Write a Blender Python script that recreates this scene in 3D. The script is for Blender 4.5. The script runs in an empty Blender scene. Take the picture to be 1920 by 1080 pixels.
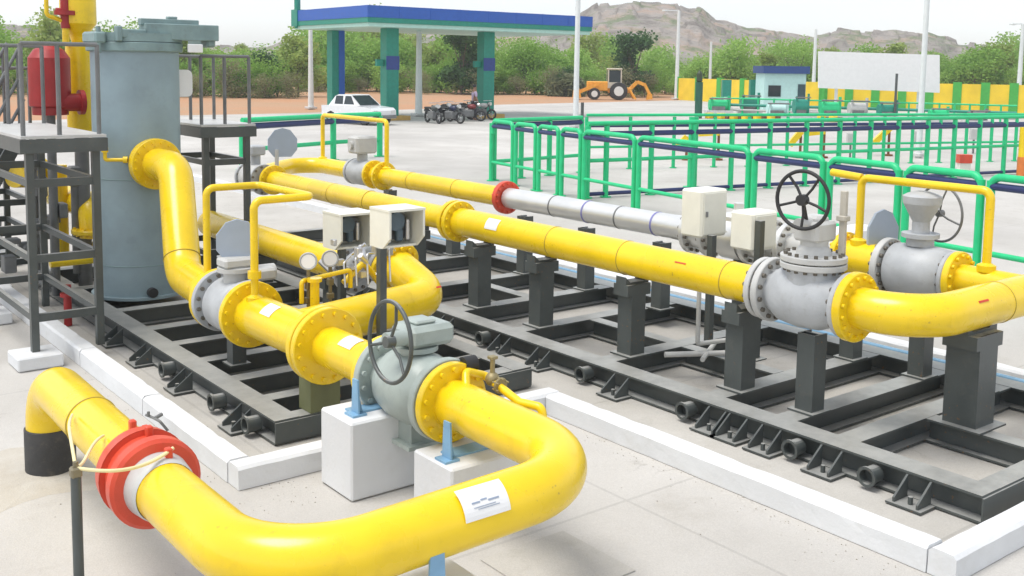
import bpy, math, random
from mathutils import Vector, Matrix
from mathutils import noise as mnoise
random.seed(7)
R_ = math.radians
scene = bpy.context.scene
C = scene.collection

# ------------------------------------------------------------------ camera
EYE = Vector((0, 0, 2.7))
FOC, PCX, PCY = 1957.587, 960.0, 330.0          # focal length and principal point of the 1920x1080 photo
ROWS = Matrix(((0.78632999, -0.05320273, 0.61551166),
               (-0.61764003, -0.0908388, 0.78119723),
               (0.01435052, -0.99444345, -0.10428942)))
cd = bpy.data.cameras.new('camera'); cam = bpy.data.objects.new('camera', cd); C.objects.link(cam)
cr, cu, cb = ROWS @ Vector((1, 0, 0)), ROWS @ Vector((0, -1, 0)), ROWS @ Vector((0, 0, -1))
mw = Matrix((cr, cu, cb)).transposed().to_4x4(); mw.translation = EYE
cam.matrix_world = mw
cd.sensor_width = 36; cd.sensor_fit = 'HORIZONTAL'; cd.lens = FOC / 1920 * 36
cd.shift_y = -(540 - PCY) / 1920
cd.clip_start = 0.05; cd.clip_end = 6000
scene.camera = cam

# ------------------------------------------------------------------ sky, sun, exposure
HAZE = .0008
SUN_EL, SUN_AZ = R_(70), R_(285)                # azimuth: direction the light comes from, clockwise from +Y
w = bpy.data.worlds.new('World'); scene.world = w; w.use_nodes = True
nt = w.node_tree; nt.nodes.clear()
sky = nt.nodes.new('ShaderNodeTexSky'); sky.sky_type = 'NISHITA'; sky.sun_disc = False
sky.sun_elevation = SUN_EL; sky.sun_rotation = SUN_AZ
sky.air_density = 1.0; sky.dust_density = 1.0; sky.ozone_density = 1.0
hs = nt.nodes.new('ShaderNodeHueSaturation'); hs.inputs['Saturation'].default_value = 0.28
bg = nt.nodes.new('ShaderNodeBackground'); bg.inputs['Strength'].default_value = 0.15
wo = nt.nodes.new('ShaderNodeOutputWorld')
nt.links.new(sky.outputs[0], hs.inputs['Color']); nt.links.new(hs.outputs[0], bg.inputs[0]); nt.links.new(bg.outputs[0], wo.inputs[0])
sd = bpy.data.lights.new('sun', 'SUN'); so = bpy.data.objects.new('sun', sd); C.objects.link(so)
sd.energy = 1.5; sd.angle = R_(28); sd.color = (1, 0.96, 0.9)
sdir = Vector((math.sin(SUN_AZ) * math.cos(SUN_EL), math.cos(SUN_AZ) * math.cos(SUN_EL), math.sin(SUN_EL)))
so.rotation_euler = sdir.to_track_quat('Z', 'Y').to_euler()
vs = scene.view_settings
vs.view_transform = 'Standard'; vs.look = 'None'; vs.gamma = 1; vs.exposure = 0.8

# ------------------------------------------------------------------ helpers
def V(*a): return Vector(a[0]) if len(a) == 1 else Vector(a)
def ray(px, py): return ROWS @ Vector((px - PCX, py - PCY, FOC))
def at(px, py, z=0.0):
    d = ray(px, py); return EYE + d * ((z - EYE.z) / d.z)
def atx(px, py, x):
    d = ray(px, py); return EYE + d * (x / d.x)
def aty(px, py, y):
    d = ray(px, py); return EYE + d * (y / d.y)
FWD = Vector((cb.x, cb.y, 0)).normalized() * -1
RGT = Vector((FWD.y, -FWD.x, 0))
def atd(px, py, dist):
    d = ray(px, py); return EYE + d * (dist / (d.x * FWD.x + d.y * FWD.y))

def frame(d):
    d = V(d).normalized()
    a = Vector((0, 0, 1)) if abs(d.z) < 0.9 else Vector((1, 0, 0))
    u = d.cross(a).normalized()
    return d, u, d.cross(u).normalized()

class MB:
    """collects shapes into one mesh; mi = material slot of what is added next"""
    def __init__(s): s.v = []; s.f = []; s.m = []; s.sm = []; s.mi = 0
    def add(s, vs, fs, smooth=False):
        o = len(s.v); s.v += [V(p) for p in vs]
        for f in fs: s.f.append([i + o for i in f]); s.m.append(s.mi); s.sm.append(smooth)
        return s
    def hexa(s, p):   # 8 points: bottom ring ccw, top ring
        return s.add(p, [(3, 2, 1, 0), (4, 5, 6, 7), (0, 1, 5, 4), (1, 2, 6, 5), (2, 3, 7, 6), (3, 0, 4, 7)])
    def box(s, x0, x1, y0, y1, z0, z1, b=0.0):
        if b <= 0:
            return s.hexa([(x0, y0, z0), (x1, y0, z0), (x1, y1, z0), (x0, y1, z0), (x0, y0, z1), (x1, y0, z1), (x1, y1, z1), (x0, y1, z1)])
        def ring(i, z): return [(x0 + i + b * 0, y0 + b, z), (x0 + b, y0 + i, z), (x1 - b, y0 + i, z), (x1 - i, y0 + b, z),
                                (x1 - i, y1 - b, z), (x1 - b, y1 - i, z), (x0 + b, y1 - i, z), (x0 + i, y1 - b, z)]
        rs = [[(x0 + b, y0 + b, z0)] * 0 or ring(b, z0), ring(0, z0 + b), ring(0, z1 - b), ring(b, z1)]
        o = len(s.v); pts = [q for r in rs for q in r]
        fs = [tuple(reversed(range(8))), tuple(range(24, 32))]
        for k in range(3):
            for i in range(8):
                j = (i + 1) % 8; fs.append((k * 8 + i, k * 8 + j, k * 8 + 8 + j, k * 8 + 8 + i))
        return s.add(pts, fs)
    def cbox(s, c, sx, sy, sz, b=0.0):
        c = V(c); return s.box(c.x - sx / 2, c.x + sx / 2, c.y - sy / 2, c.y + sy / 2, c.z - sz / 2, c.z + sz / 2, b)
    def bar(s, p0, p1, wd, ht, up=(0, 0, 1)):   # rectangular bar between two points
        p0, p1 = V(p0), V(p1); d = (p1 - p0).normalized(); up = V(up)
        if abs(d.dot(up)) > 0.98: up = Vector((0, 1, 0))
        r = d.cross(up).normalized() * wd / 2; u = r.cross(d).normalized() * ht / 2
        return s.hexa([p0 - r - u, p0 + r - u, p1 + r - u, p1 - r - u, p0 - r + u, p0 + r + u, p1 + r + u, p1 - r + u])
    def rings(s, rs, closed_ends=True, loop=False, smooth=True):
        n = len(rs[0]); pts = [q for r in rs for q in r]; fs = []
        K = len(rs)
        for k in range(K if loop else K - 1):
            a, b = k * n, ((k + 1) % K) * n
            for i in range(n): j = (i + 1) % n; fs.append((a + i, a + j, b + j, b + i))
        s.add(pts, fs, smooth)
        if closed_ends and not loop:
            s.add(rs[0], [tuple(reversed(range(n)))]); s.add(rs[-1], [tuple(range(n))])
        return s
    def lathe(s, c, d, prof, n=28, smooth=False, caps=True):   # prof: (distance along d, radius)
        c = V(c); d, u, v = frame(d)
        rs = [[c + d * t + (u * math.cos(k * math.tau / n) + v * math.sin(k * math.tau / n)) * r for k in range(n)] for t, r in prof]
        if smooth: return s.rings(rs, caps)
        for a, b in zip(rs[:-1], rs[1:]): s.rings([a, b], False)
        if caps:
            s.add(rs[0], [tuple(reversed(range(n)))]); s.add(rs[-1], [tuple(range(n))])
        return s
    def cyl(s, p0, p1, r, n=20, r1=None):
        p0, p1 = V(p0), V(p1); L = (p1 - p0).length
        return s.lathe(p0, p1 - p0, [(0, r), (L, r if r1 is None else r1)], n)
    def tube(s, pts, r, n=20, closed=False, caps=True):
        pts = [V(p) for p in pts]; K = len(pts); rs = []; u = None
        for i in range(K):
            if closed: t = pts[(i + 1) % K] - pts[i - 1]
            else: t = pts[min(i + 1, K - 1)] - pts[max(i - 1, 0)]
            t.normalize()
            if u is None: u = frame(t)[1]
            u = (u - t * u.dot(t)).normalized(); v = t.cross(u)
            rad = r[i] if isinstance(r, (list, tuple)) else r
            rs.append([pts[i] + (u * math.cos(k * math.tau / n) + v * math.sin(k * math.tau / n)) * rad for k in range(n)])
        return s.rings(rs, caps, closed)
    def torus(s, c, axis, R, r, n=40, m=8):
        d, u, v = frame(axis); c = V(c)
        return s.tube([c + (u * math.cos(k * math.tau / n) + v * math.sin(k * math.tau / n)) * R for k in range(n)], r, m, True)
    def prism(s, poly, d):     # planar polygon extruded by vector d
        d = V(d); n = len(poly); a = [V(p) for p in poly]; b = [p + d for p in a]
        fs = [tuple(reversed(range(n))), tuple(range(n, 2 * n))]
        for i in range(n): j = (i + 1) % n; fs.append((i, j, n + j, n + i))
        return s.add(a + b, fs)
    def ball(s, c, r, n=20, m=12, sc=(1, 1, 1)):
        c = V(c); rs = []
        for i in range(1, m):
            a = math.pi * i / m
            rs.append([c + Vector((math.sin(a) * math.cos(k * math.tau / n) * r * sc[0], math.sin(a) * math.sin(k * math.tau / n) * r * sc[1], -math.cos(a) * r * sc[2])) for k in range(n)])
        return s.rings(rs, True)
    def flange(s, c, d, r, t, nb=12, rb=None, br=0.018, dark=None):
        """a disc of thickness t from c along d with a ring of bolts through it"""
        c = V(c); d, u, v = frame(d)
        s.lathe(c, d, [(0, r - .006), (.006, r), (t - .006, r), (t, r - .006)], 36)
        mi = s.mi
        if dark is not None: s.mi = dark
        rb = rb or r * 0.85
        for k in range(nb):
            a = (k + .5) * math.tau / nb; p = c + (u * math.cos(a) + v * math.sin(a)) * rb
            s.cyl(p - d * .022, p + d * (t + .022), br, 6)
        s.mi = mi; return s
    def patch(s, p, d, ref, r, hl, a0, a1, n=8, th=0.003):
        """label sheet wrapped on a pipe of radius r: axis point p, axis d, angles from ref"""
        p = V(p); d = V(d).normalized(); u = V(ref); u = (u - d * u.dot(d)).normalized(); v = d.cross(u)
        rs = []
        for k in range(n + 1):
            a = a0 + (a1 - a0) * k / n; q = u * math.cos(a) + v * math.sin(a)
            rs.append([p + q * r - d * hl, p + q * r + d * hl, p + q * (r + th) + d * hl, p + q * (r + th) - d * hl])
        return s.rings(rs, True, False, False)
    def build(s, name, mats, parent=None, tagd=None):
        me = bpy.data.meshes.new(name)
        off = Vector(parent['_o']) if parent is not None and '_o' in parent else Vector((0, 0, 0))
        me.from_pydata([p - off for p in s.v], [], s.f)
        for m in (mats if isinstance(mats, (list, tuple)) else [mats]): me.materials.append(m)
        me.polygons.foreach_set('material_index', s.m); me.polygons.foreach_set('use_smooth', s.sm)
        me.update()
        o = bpy.data.objects.new(name, me); C.objects.link(o)
        if parent is not None:
            o.parent = parent
            if '_o' in parent: o['_o'] = parent['_o']
        return o

def thing(name, label, cat, loc=(0, 0, 0), rz=0, group=None):
    """Empty at a thing's base. Parts are written in world coordinates when rz is 0 (loc is subtracted)."""
    o = bpy.data.objects.new(name, None); C.objects.link(o); o.empty_display_size = .1
    o.location = loc; o.rotation_euler = (0, 0, rz); o['label'] = label; o['category'] = cat
    if group: o['group'] = group
    o['_o'] = list(V(loc)) if rz == 0 else [0, 0, 0]
    return o
def tag(o, label, cat, group=None):
    o['label'] = label; o['category'] = cat
    if group: o['group'] = group
    return o
def struct(o, kind='structure'): o['kind'] = kind; return o
def copy_tree(o, parent=None):
    c = o.copy(); C.objects.link(c)
    if parent is not None: c.parent = parent
    for ch in list(o.children): copy_tree(ch, c)
    return c
def path(pts, bend, n=10):
    """polyline with its corners rounded to the given bend radius"""
    pts = [V(p) for p in pts]; out = [pts[0]]
    for a, b, c in zip(pts[:-2], pts[1:-1], pts[2:]):
        u = (a - b); v = (c - b); lu, lv = u.length, v.length; u.normalize(); v.normalize()
        ang = u.angle(v); t = min(bend / math.tan(ang / 2), lu * .49 if a is not pts[0] else lu * .98, lv * .49 if c is not pts[-1] else lv * .98)
        rad = t * math.tan(ang / 2); p0 = b + u * t; p1 = b + v * t
        bis = (u + v).normalized(); cen = b + bis * (rad / math.sin(ang / 2))
        x = (p0 - cen).normalized(); y = (p1 - cen); y = (y - x * y.dot(x)).normalized(); tot = math.pi - ang
        for k in range(n + 1):
            th = tot * k / n; out.append(cen + (x * math.cos(th) + y * math.sin(th)) * rad)
    out.append(pts[-1])
    q = [out[0]]
    for p in out[1:]:
        if (p - q[-1]).length > 1e-4: q.append(p)
    return q

# ------------------------------------------------------------------ materials
def mat(name, col, rough=.5, metal=0, var=.12, scale=6, dirt=0, dirt_col=(.12, .1, .08), bump=0, bscale=60, spec=.5, coat=0, rvar=.1, top_tone=0, top_col=(.38, .38, .36), chips=0):
    m = bpy.data.materials.new(name); m.use_nodes = True
    t = m.node_tree; b = t.nodes['Principled BSDF']
    N = lambda k: t.nodes.new(k)
    tc = N('ShaderNodeTexCoord'); geo = N('ShaderNodeNewGeometry')
    n1 = N('ShaderNodeTexNoise'); n1.inputs['Scale'].default_value = scale; n1.inputs['Detail'].default_value = 6
    t.links.new(geo.outputs['Position'], n1.inputs['Vector'])
    mr = N('ShaderNodeMapRange'); mr.inputs[1].default_value = .3; mr.inputs[2].default_value = .7
    mr.inputs[3].default_value = 1 - var; mr.inputs[4].default_value = 1 + var
    t.links.new(n1.outputs[0], mr.inputs[0])
    mx = N('ShaderNodeMix'); mx.data_type = 'RGBA'; mx.blend_type = 'MULTIPLY'; mx.inputs[0].default_value = 1
    mx.inputs[6].default_value = (*col, 1)
    cmb = N('ShaderNodeCombineColor')
    for i in range(3): t.links.new(mr.outputs[0], cmb.inputs[i])
    t.links.new(cmb.outputs[0], mx.inputs[7])
    last = mx.outputs[2]
    if dirt:
        n2 = N('ShaderNodeTexNoise'); n2.inputs['Scale'].default_value = scale * 2.7; n2.inputs['Detail'].default_value = 9; n2.inputs['Roughness'].default_value = .7
        t.links.new(geo.outputs['Position'], n2.inputs['Vector'])
        r2 = N('ShaderNodeMapRange'); r2.inputs[1].default_value = .55; r2.inputs[2].default_value = .75; r2.inputs[3].default_value = 0; r2.inputs[4].default_value = dirt
        t.links.new(n2.outputs[0], r2.inputs[0])
        m2 = N('ShaderNodeMix'); m2.data_type = 'RGBA'; m2.inputs[7].default_value = (*dirt_col, 1)
        t.links.new(r2.outputs[0], m2.inputs[0]); t.links.new(last, m2.inputs[6]); last = m2.outputs[2]
    if chips:                                   # small rust spots where the paint has chipped
        n6 = N('ShaderNodeTexNoise'); n6.inputs['Scale'].default_value = 34; n6.inputs['Detail'].default_value = 4; t.links.new(geo.outputs['Position'], n6.inputs['Vector'])
        n7 = N('ShaderNodeTexNoise'); n7.inputs['Scale'].default_value = 1.7; n7.inputs['Detail'].default_value = 3; t.links.new(geo.outputs['Position'], n7.inputs['Vector'])
        r6 = N('ShaderNodeMapRange'); r6.inputs[1].default_value = .66; r6.inputs[2].default_value = .70; t.links.new(n6.outputs[0], r6.inputs[0])
        r7 = N('ShaderNodeMapRange'); r7.inputs[1].default_value = .48; r7.inputs[2].default_value = .6; r7.inputs[4].default_value = chips; t.links.new(n7.outputs[0], r7.inputs[0])
        mv = N('ShaderNodeMath'); mv.operation = 'MULTIPLY'; t.links.new(r6.outputs[0], mv.inputs[0]); t.links.new(r7.outputs[0], mv.inputs[1])
        m8 = N('ShaderNodeMix'); m8.data_type = 'RGBA'; m8.inputs[7].default_value = (.22, .11, .04, 1); t.links.new(mv.outputs[0], m8.inputs[0]); t.links.new(last, m8.inputs[6]); last = m8.outputs[2]
    if top_tone:                                    # paler grey mixed into upward-facing faces, broken up by noise
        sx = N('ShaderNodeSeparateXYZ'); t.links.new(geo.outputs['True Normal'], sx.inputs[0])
        r4 = N('ShaderNodeMapRange'); r4.inputs[1].default_value = .80; r4.inputs[2].default_value = .98; r4.inputs[3].default_value = 0; r4.inputs[4].default_value = top_tone
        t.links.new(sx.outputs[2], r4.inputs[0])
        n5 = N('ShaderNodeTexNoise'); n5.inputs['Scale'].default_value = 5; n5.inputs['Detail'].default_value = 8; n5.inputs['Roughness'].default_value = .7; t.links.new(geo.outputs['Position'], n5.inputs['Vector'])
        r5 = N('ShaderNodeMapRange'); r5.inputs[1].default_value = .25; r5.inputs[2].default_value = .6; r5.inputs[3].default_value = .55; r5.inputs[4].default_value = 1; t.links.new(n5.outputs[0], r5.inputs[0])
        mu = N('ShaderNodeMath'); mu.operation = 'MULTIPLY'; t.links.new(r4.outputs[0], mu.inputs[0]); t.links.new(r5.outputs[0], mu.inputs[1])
        m5 = N('ShaderNodeMix'); m5.data_type = 'RGBA'; m5.inputs[7].default_value = (*top_col, 1); t.links.new(mu.outputs[0], m5.inputs[0]); t.links.new(last, m5.inputs[6]); last = m5.outputs[2]
    t.links.new(last, b.inputs['Base Color'])
    rr = N('ShaderNodeMapRange'); rr.inputs[3].default_value = max(.02, rough - rvar); rr.inputs[4].default_value = min(1, rough + rvar)
    t.links.new(n1.outputs[0], rr.inputs[0]); t.links.new(rr.outputs[0], b.inputs['Roughness'])
    b.inputs['Metallic'].default_value = metal; b.inputs['Specular IOR Level'].default_value = spec
    b.inputs['Coat Weight'].default_value = coat; b.inputs['Coat Roughness'].default_value = .15
    if bump:
        n3 = N('ShaderNodeTexNoise'); n3.inputs['Scale'].default_value = bscale; n3.inputs['Detail'].default_value = 5
        t.links.new(geo.outputs['Position'], n3.inputs['Vector'])
        bp = N('ShaderNodeBump'); bp.inputs['Strength'].default_value = bump; bp.inputs['Distance'].default_value = .01
        t.links.new(n3.outputs[0], bp.inputs['Height']); t.links.new(bp.outputs[0], b.inputs['Normal'])
    return m

YEL = mat('yellow_paint', (.83, .575, .008), .27, var=.09, scale=2.2, dirt=.34, dirt_col=(.45, .28, .02), bump=.06, bscale=25, coat=.15, chips=.45)
SEAM = mat('weld_seam_paint', (.42, .30, .03), .5)
RED = mat('red_paint', (.66, .075, .035), .4, dirt=.25, dirt_col=(.25, .03, .02))
REDS = mat('red_stencil', (.6, .05, .02), .6)
GREYV = mat('valve_grey_paint', (.42, .435, .445), .45, var=.12, dirt=.45, dirt_col=(.27, .25, .22), bump=.12, bscale=90)
PALEV = mat('pale_grey_paint', (.50, .50, .48), .45, var=.08, dirt=.3, dirt_col=(.35, .34, .3))
GREENV = mat('grey_green_paint', (.35, .40, .37), .42, var=.12, dirt=.35, dirt_col=(.16, .2, .18))
VES = mat('blue_grey_paint', (.25, .335, .37), .45, var=.12, scale=2.5, dirt=.3, dirt_col=(.16, .2, .22), bump=.04, bscale=8)
VEST = mat('teal_grey_paint', (.20, .29, .29), .5, var=.15, dirt=.4)
PLATE = mat('blue_grey_plate', (.36, .42, .50), .5, var=.05)
SKID = mat('dark_grey_paint', (.07, .08, .077), .40, var=.15, scale=4, dirt=.3, dirt_col=(.15, .14, .12), bump=.05, bscale=40, top_tone=.85, chips=.8)
STEEL = mat('dusty_steel', (.16, .165, .165), .5, var=.2, dirt=.5, dirt_col=(.24, .23, .2))
BOLT = mat('bolt_steel', (.23, .2, .13), .45, metal=.5)
DBOLT = mat('dark_bolt', (.15, .135, .11), .5, metal=.4)
ALU = mat('bare_silver_steel', (.74, .74, .72), .32, metal=.55, var=.06, scale=3)
CHR = mat('bright_steel', (.62, .62, .62), .3, metal=.8)
BLK = mat('black_rubber', (.025, .025, .025), .6)
DRED = mat('dark_red_paint', (.34, .02, .02), .45, dirt=.3, dirt_col=(.15, .02, .02))
SLV = mat('charcoal_coating', (.045, .045, .045), .75, var=.3, dirt=.4, dirt_col=(.2, .17, .12), bump=.3)
WHITE = mat('white_plastic', (.80, .80, .79), .45, var=.03)
CREAM = mat('cream_enamel', (.78, .77, .68), .4, var=.04, dirt=.15, dirt_col=(.5, .48, .4))
PAINTW = mat('whitewash', (.68, .69, .695), .75, var=.06, scale=1.7, dirt=.32, dirt_col=(.52, .50, .45), bump=.25, bscale=35)
CONC = mat('concrete_block', (.56, .56, .55), .85, var=.1, dirt=.4, dirt_col=(.35, .33, .3), bump=.3, bscale=60)
BLUE = mat('light_blue_paint', (.20, .38, .55), .4, dirt=.2)
RGRN = mat('rail_green_paint', (.012, .52, .20), .42, var=.08, dirt=.2, dirt_col=(.04, .25, .12))
NAVY = mat('navy_paint', (.018, .028, .11), .4, var=.1)
CBLUE = mat('canopy_blue', (.018, .10, .42), .45, var=.06)
NAVY2 = mat('emblem_blue', (.02, .05, .22), .5)
CGRN = mat('canopy_green', (.012, .24, .17), .45, var=.1)
CPALE = mat('canopy_pale_green', (.42, .66, .58), .5, var=.05)
ORNG = mat('machine_yellow', (.80, .36, .03), .5, dirt=.4, dirt_col=(.3, .15, .04))
GLASS = mat('dark_glass', (.02, .03, .035), .1, var=.02)
CARW = mat('white_car_paint', (.75, .76, .77), .25, var=.02, coat=.4)
WYEL = mat('wall_yellow', (.80, .56, .03), .7, var=.1, scale=1, dirt=.2, dirt_col=(.6, .4, .1))
WGRN = mat('wall_green', (.06, .38, .06), .7, var=.1)
POLE = mat('white_pole_paint', (.68, .71, .70), .45, var=.05)
RUST = mat('rusty_steel', (.2, .08, .03), .8, var=.3)
MINT = mat('mint_wall', (.50, .74, .70), .6, var=.05)
SKIN = mat('skin', (.28, .15, .09), .6)
LILAC = mat('lilac_cloth', (.42, .34, .46), .8)
TROUS = mat('dark_cloth', (.05, .05, .06), .85)
ROPE = mat('cable_sheath', (.80, .70, .38), .6)
TAGI = mat('tag_ink', (.30, .36, .46), .7)
BAND = mat('violet_tape', (.22, .22, .48), .5)
TAN = mat('tan_canvas', (.45, .28, .16), .8)

def ground_mat(name, c1, c2, joints=0, scale=.5, rough=.85, stain=(.3, .27, .22), stainf=.35, jdark=.72, cracks=0):
    m = bpy.data.materials.new(name); m.use_nodes = True; t = m.node_tree; b = t.nodes['Principled BSDF']
    N = lambda k: t.nodes.new(k); geo = N('ShaderNodeNewGeometry')
    def noise(sc, det=8, ro=.6):
        n = N('ShaderNodeTexNoise'); n.inputs['Scale'].default_value = sc; n.inputs['Detail'].default_value = det; n.inputs['Roughness'].default_value = ro
        t.links.new(geo.outputs['Position'], n.inputs['Vector']); return n
    def rng(src, a, bb, c, d):
        r = N('ShaderNodeMapRange'); r.inputs[1].default_value = a; r.inputs[2].default_value = bb; r.inputs[3].default_value = c; r.inputs[4].default_value = d
        t.links.new(src, r.inputs[0]); return r.outputs[0]
    mx = N('ShaderNodeMix'); mx.data_type = 'RGBA'; mx.inputs[6].default_value = (*c1, 1); mx.inputs[7].default_value = (*c2, 1)
    t.links.new(rng(noise(scale).outputs[0], .35, .65, 0, 1), mx.inputs[0])
    m2 = N('ShaderNodeMix'); m2.data_type = 'RGBA'; m2.inputs[7].default_value = (*stain, 1)
    t.links.new(rng(noise(scale * 3.1, 10, .7).outputs[0], .55, .78, 0, stainf), m2.inputs[0]); t.links.new(mx.outputs[2], m2.inputs[6])
    m3 = N('ShaderNodeMix'); m3.data_type = 'RGBA'; m3.blend_type = 'MULTIPLY'; m3.inputs[0].default_value = .5
    g = noise(120, 3); cc = N('ShaderNodeCombineColor'); gr = rng(g.outputs[0], .3, .7, .8, 1.15)
    for i in range(3): t.links.new(gr, cc.inputs[i])
    t.links.new(m2.outputs[2], m3.inputs[6]); t.links.new(cc.outputs[0], m3.inputs[7]); last = m3.outputs[2]
    if joints:
        br = N('ShaderNodeTexBrick'); br.offset = 0; br.inputs['Scale'].default_value = 1; br.inputs['Mortar Size'].default_value = .012
        br.inputs['Brick Width'].default_value = joints; br.inputs['Row Height'].default_value = joints
        br.inputs['Color1'].default_value = (1, 1, 1, 1); br.inputs['Color2'].default_value = (.96, .96, .96, 1); br.inputs['Mortar'].default_value = (jdark, jdark, jdark, 1)
        t.links.new(geo.outputs['Position'], br.inputs['Vector'])
        m4 = N('ShaderNodeMix'); m4.data_type = 'RGBA'; m4.blend_type = 'MULTIPLY'; m4.inputs[0].default_value = 1
        t.links.new(last, m4.inputs[6]); t.links.new(br.outputs[0], m4.inputs[7]); last = m4.outputs[2]
    if cracks:
        vo = N('ShaderNodeTexVoronoi'); vo.feature = 'DISTANCE_TO_EDGE'; vo.inputs['Scale'].default_value = .42
        wn = noise(1.6, 6); ad = N('ShaderNodeMix'); ad.data_type = 'RGBA'; ad.blend_type = 'ADD'; ad.inputs[0].default_value = .9
        t.links.new(geo.outputs['Position'], ad.inputs[6]); t.links.new(wn.outputs['Color'], ad.inputs[7]); t.links.new(ad.outputs[2], vo.inputs['Vector'])
        ln = rng(vo.outputs['Distance'], .001, .006, 1, 0); mk = rng(noise(.33, 3).outputs[0], .52, .60, 0, .5)
        mm = N('ShaderNodeMath'); mm.operation = 'MULTIPLY'; t.links.new(ln, mm.inputs[0]); t.links.new(mk, mm.inputs[1])
        m6 = N('ShaderNodeMix'); m6.data_type = 'RGBA'; m6.inputs[7].default_value = (.22, .2, .17, 1); t.links.new(mm.outputs[0], m6.inputs[0]); t.links.new(last, m6.inputs[6]); last = m6.outputs[2]
        big = rng(noise(.16, 5, .55).outputs[0], .3, .7, .86, 1.08); cb2 = N('ShaderNodeCombineColor')
        for i in range(3): t.links.new(big, cb2.inputs[i])
        m7 = N('ShaderNodeMix'); m7.data_type = 'RGBA'; m7.blend_type = 'MULTIPLY'; m7.inputs[0].default_value = 1; t.links.new(last, m7.inputs[6]); t.links.new(cb2.outputs[0], m7.inputs[7]); last = m7.outputs[2]
    t.links.new(last, b.inputs['Base Color']); b.inputs['Roughness'].default_value = rough
    bp = N('ShaderNodeBump'); bp.inputs['Strength'].default_value = .25; bp.inputs['Distance'].default_value = .01
    t.links.new(g.outputs[0], bp.inputs['Height']); t.links.new(bp.outputs[0], b.inputs['Normal'])
    return m
YARD = ground_mat('yard_concrete', (.55, .53, .495), (.46, .44, .405), joints=4.5, stain=(.38, .35, .30), stainf=.6, jdark=.86, cracks=1)
PAD = ground_mat('pad_concrete', (.52, .50, .46), (.43, .41, .37), joints=3.0, scale=.9, stain=(.30, .28, .23), stainf=.6, jdark=.85, cracks=1)
SOIL = ground_mat('red_soil', (.47, .24, .12), (.42, .26, .15), scale=.12, stain=(.24, .24, .1), stainf=.5)
SAND = ground_mat('sand', (.53, .50, .44), (.48, .44, .37), scale=5)

# ------------------------------------------------------------------ ground
def sheet(name, poly, z, m): return struct(MB().add([(x, y, z) for x, y in poly], [tuple(range(len(poly)))]).build(name, m))
sheet('ground', [(-515, -415), (615, -415), (615, 635), (-515, 635)], -.012, SOIL)
fe = [at(-900, 238), at(0, 228), at(300, 217), at(560, 212), at(800, 204), at(940, 196), at(1270, 188), at(1500, 182), at(2300, 205)]
sheet('yard', [(-30, -20), (95, -40)] + [(p.x, p.y) for p in reversed(fe)], -.004, YARD)
pad_poly = [(2.68, 6.14), (5.16, 6.14), (5.16, 2.84), (9.0, 2.84), (9.0, 24), (2.68, 24)]
sheet('equipment_pad', pad_poly, .004, PAD)
# kerb round the pad: separate cast lengths with open joints
KX0, KX1, KY0, KY1 = 2.60, 5.14, 6.06, 2.68
kb = MB(); h, wd = .15, .16
def kerb_run(p0, p1, L):
    p0, p1 = V(p0), V(p1); d = p1 - p0; n = max(1, round(d.length / L)); s_ = d.normalized()
    for k in range(n):
        a = p0 + d * (k / n) + s_ * .006; b = p0 + d * ((k + 1) / n) - s_ * .006
        r = Vector((-s_.y, s_.x, 0)) * wd / 2; c = .02
        prof = [(-1, 0), (1, 0), (1, h * .5), (1, h - c), (1 - 2 * c / wd, h), (0, h), (-1 + 2 * c / wd, h), (-1, h - c), (-1, h * .5)]
        K = max(2, int((b - a).length / .09)); rs = []
        for i_ in range(K + 1):
            q_ = a + (b - a) * (i_ / K); rg = []
            for x, z in prof:
                p_ = q_ + r * x + Vector((0, 0, z)); wv = mnoise.noise_vector(p_ * 2.3) * .003 + mnoise.noise_vector(p_ * 14) * .0035
                if z > 0.05 and abs(x) > .5 and mnoise.noise(p_ * 5 + Vector((9, 0, 0))) > .42: wv += Vector((-r.x * x, -r.y * x, -.09)) * .05
                rg.append(p_ + (wv if z > 0 else Vector((wv.x, wv.y, 0))))
            rs.append(rg)
        kb.rings(rs, True, False, False)
kerb_run((KX0 + .08, 24, 0), (KX0 + .08, KY0 + wd, 0), 1.6)
kerb_run((KX0, KY0 + .08, 0), (KX1 + wd, KY0 + .08, 0), 1.4)
kerb_run((KX1 + .08, KY0, 0), (KX1 + .08, KY1 + wd, 0), 2.4)
kerb_run((KX1, KY1 + .08, 0), (9.1, KY1 + .08, 0), 2.0)
kerb_run((8.95, KY1 + .24, 0), (8.95, 24, 0), 2.0)
struct(kb.build('kerb', PAINTW))
# sand round the riser
sp = MB(); n = 40
ring = [(1.75 + (.72 + .14 * math.sin(3 * a) + .1 * math.sin(7 * a + 1)) * math.cos(a) - .12, 7.1 + (.50 + .1 * math.sin(5 * a)) * math.sin(a), -.0035) for a in [k * math.tau / n for k in range(n)]]
sp.add([(1.75, 7.1, .03)] + ring, [(0, 1 + k, 1 + (k + 1) % n) for k in range(n)], True)
struct(sp.build('sand_patch', SAND))

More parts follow.
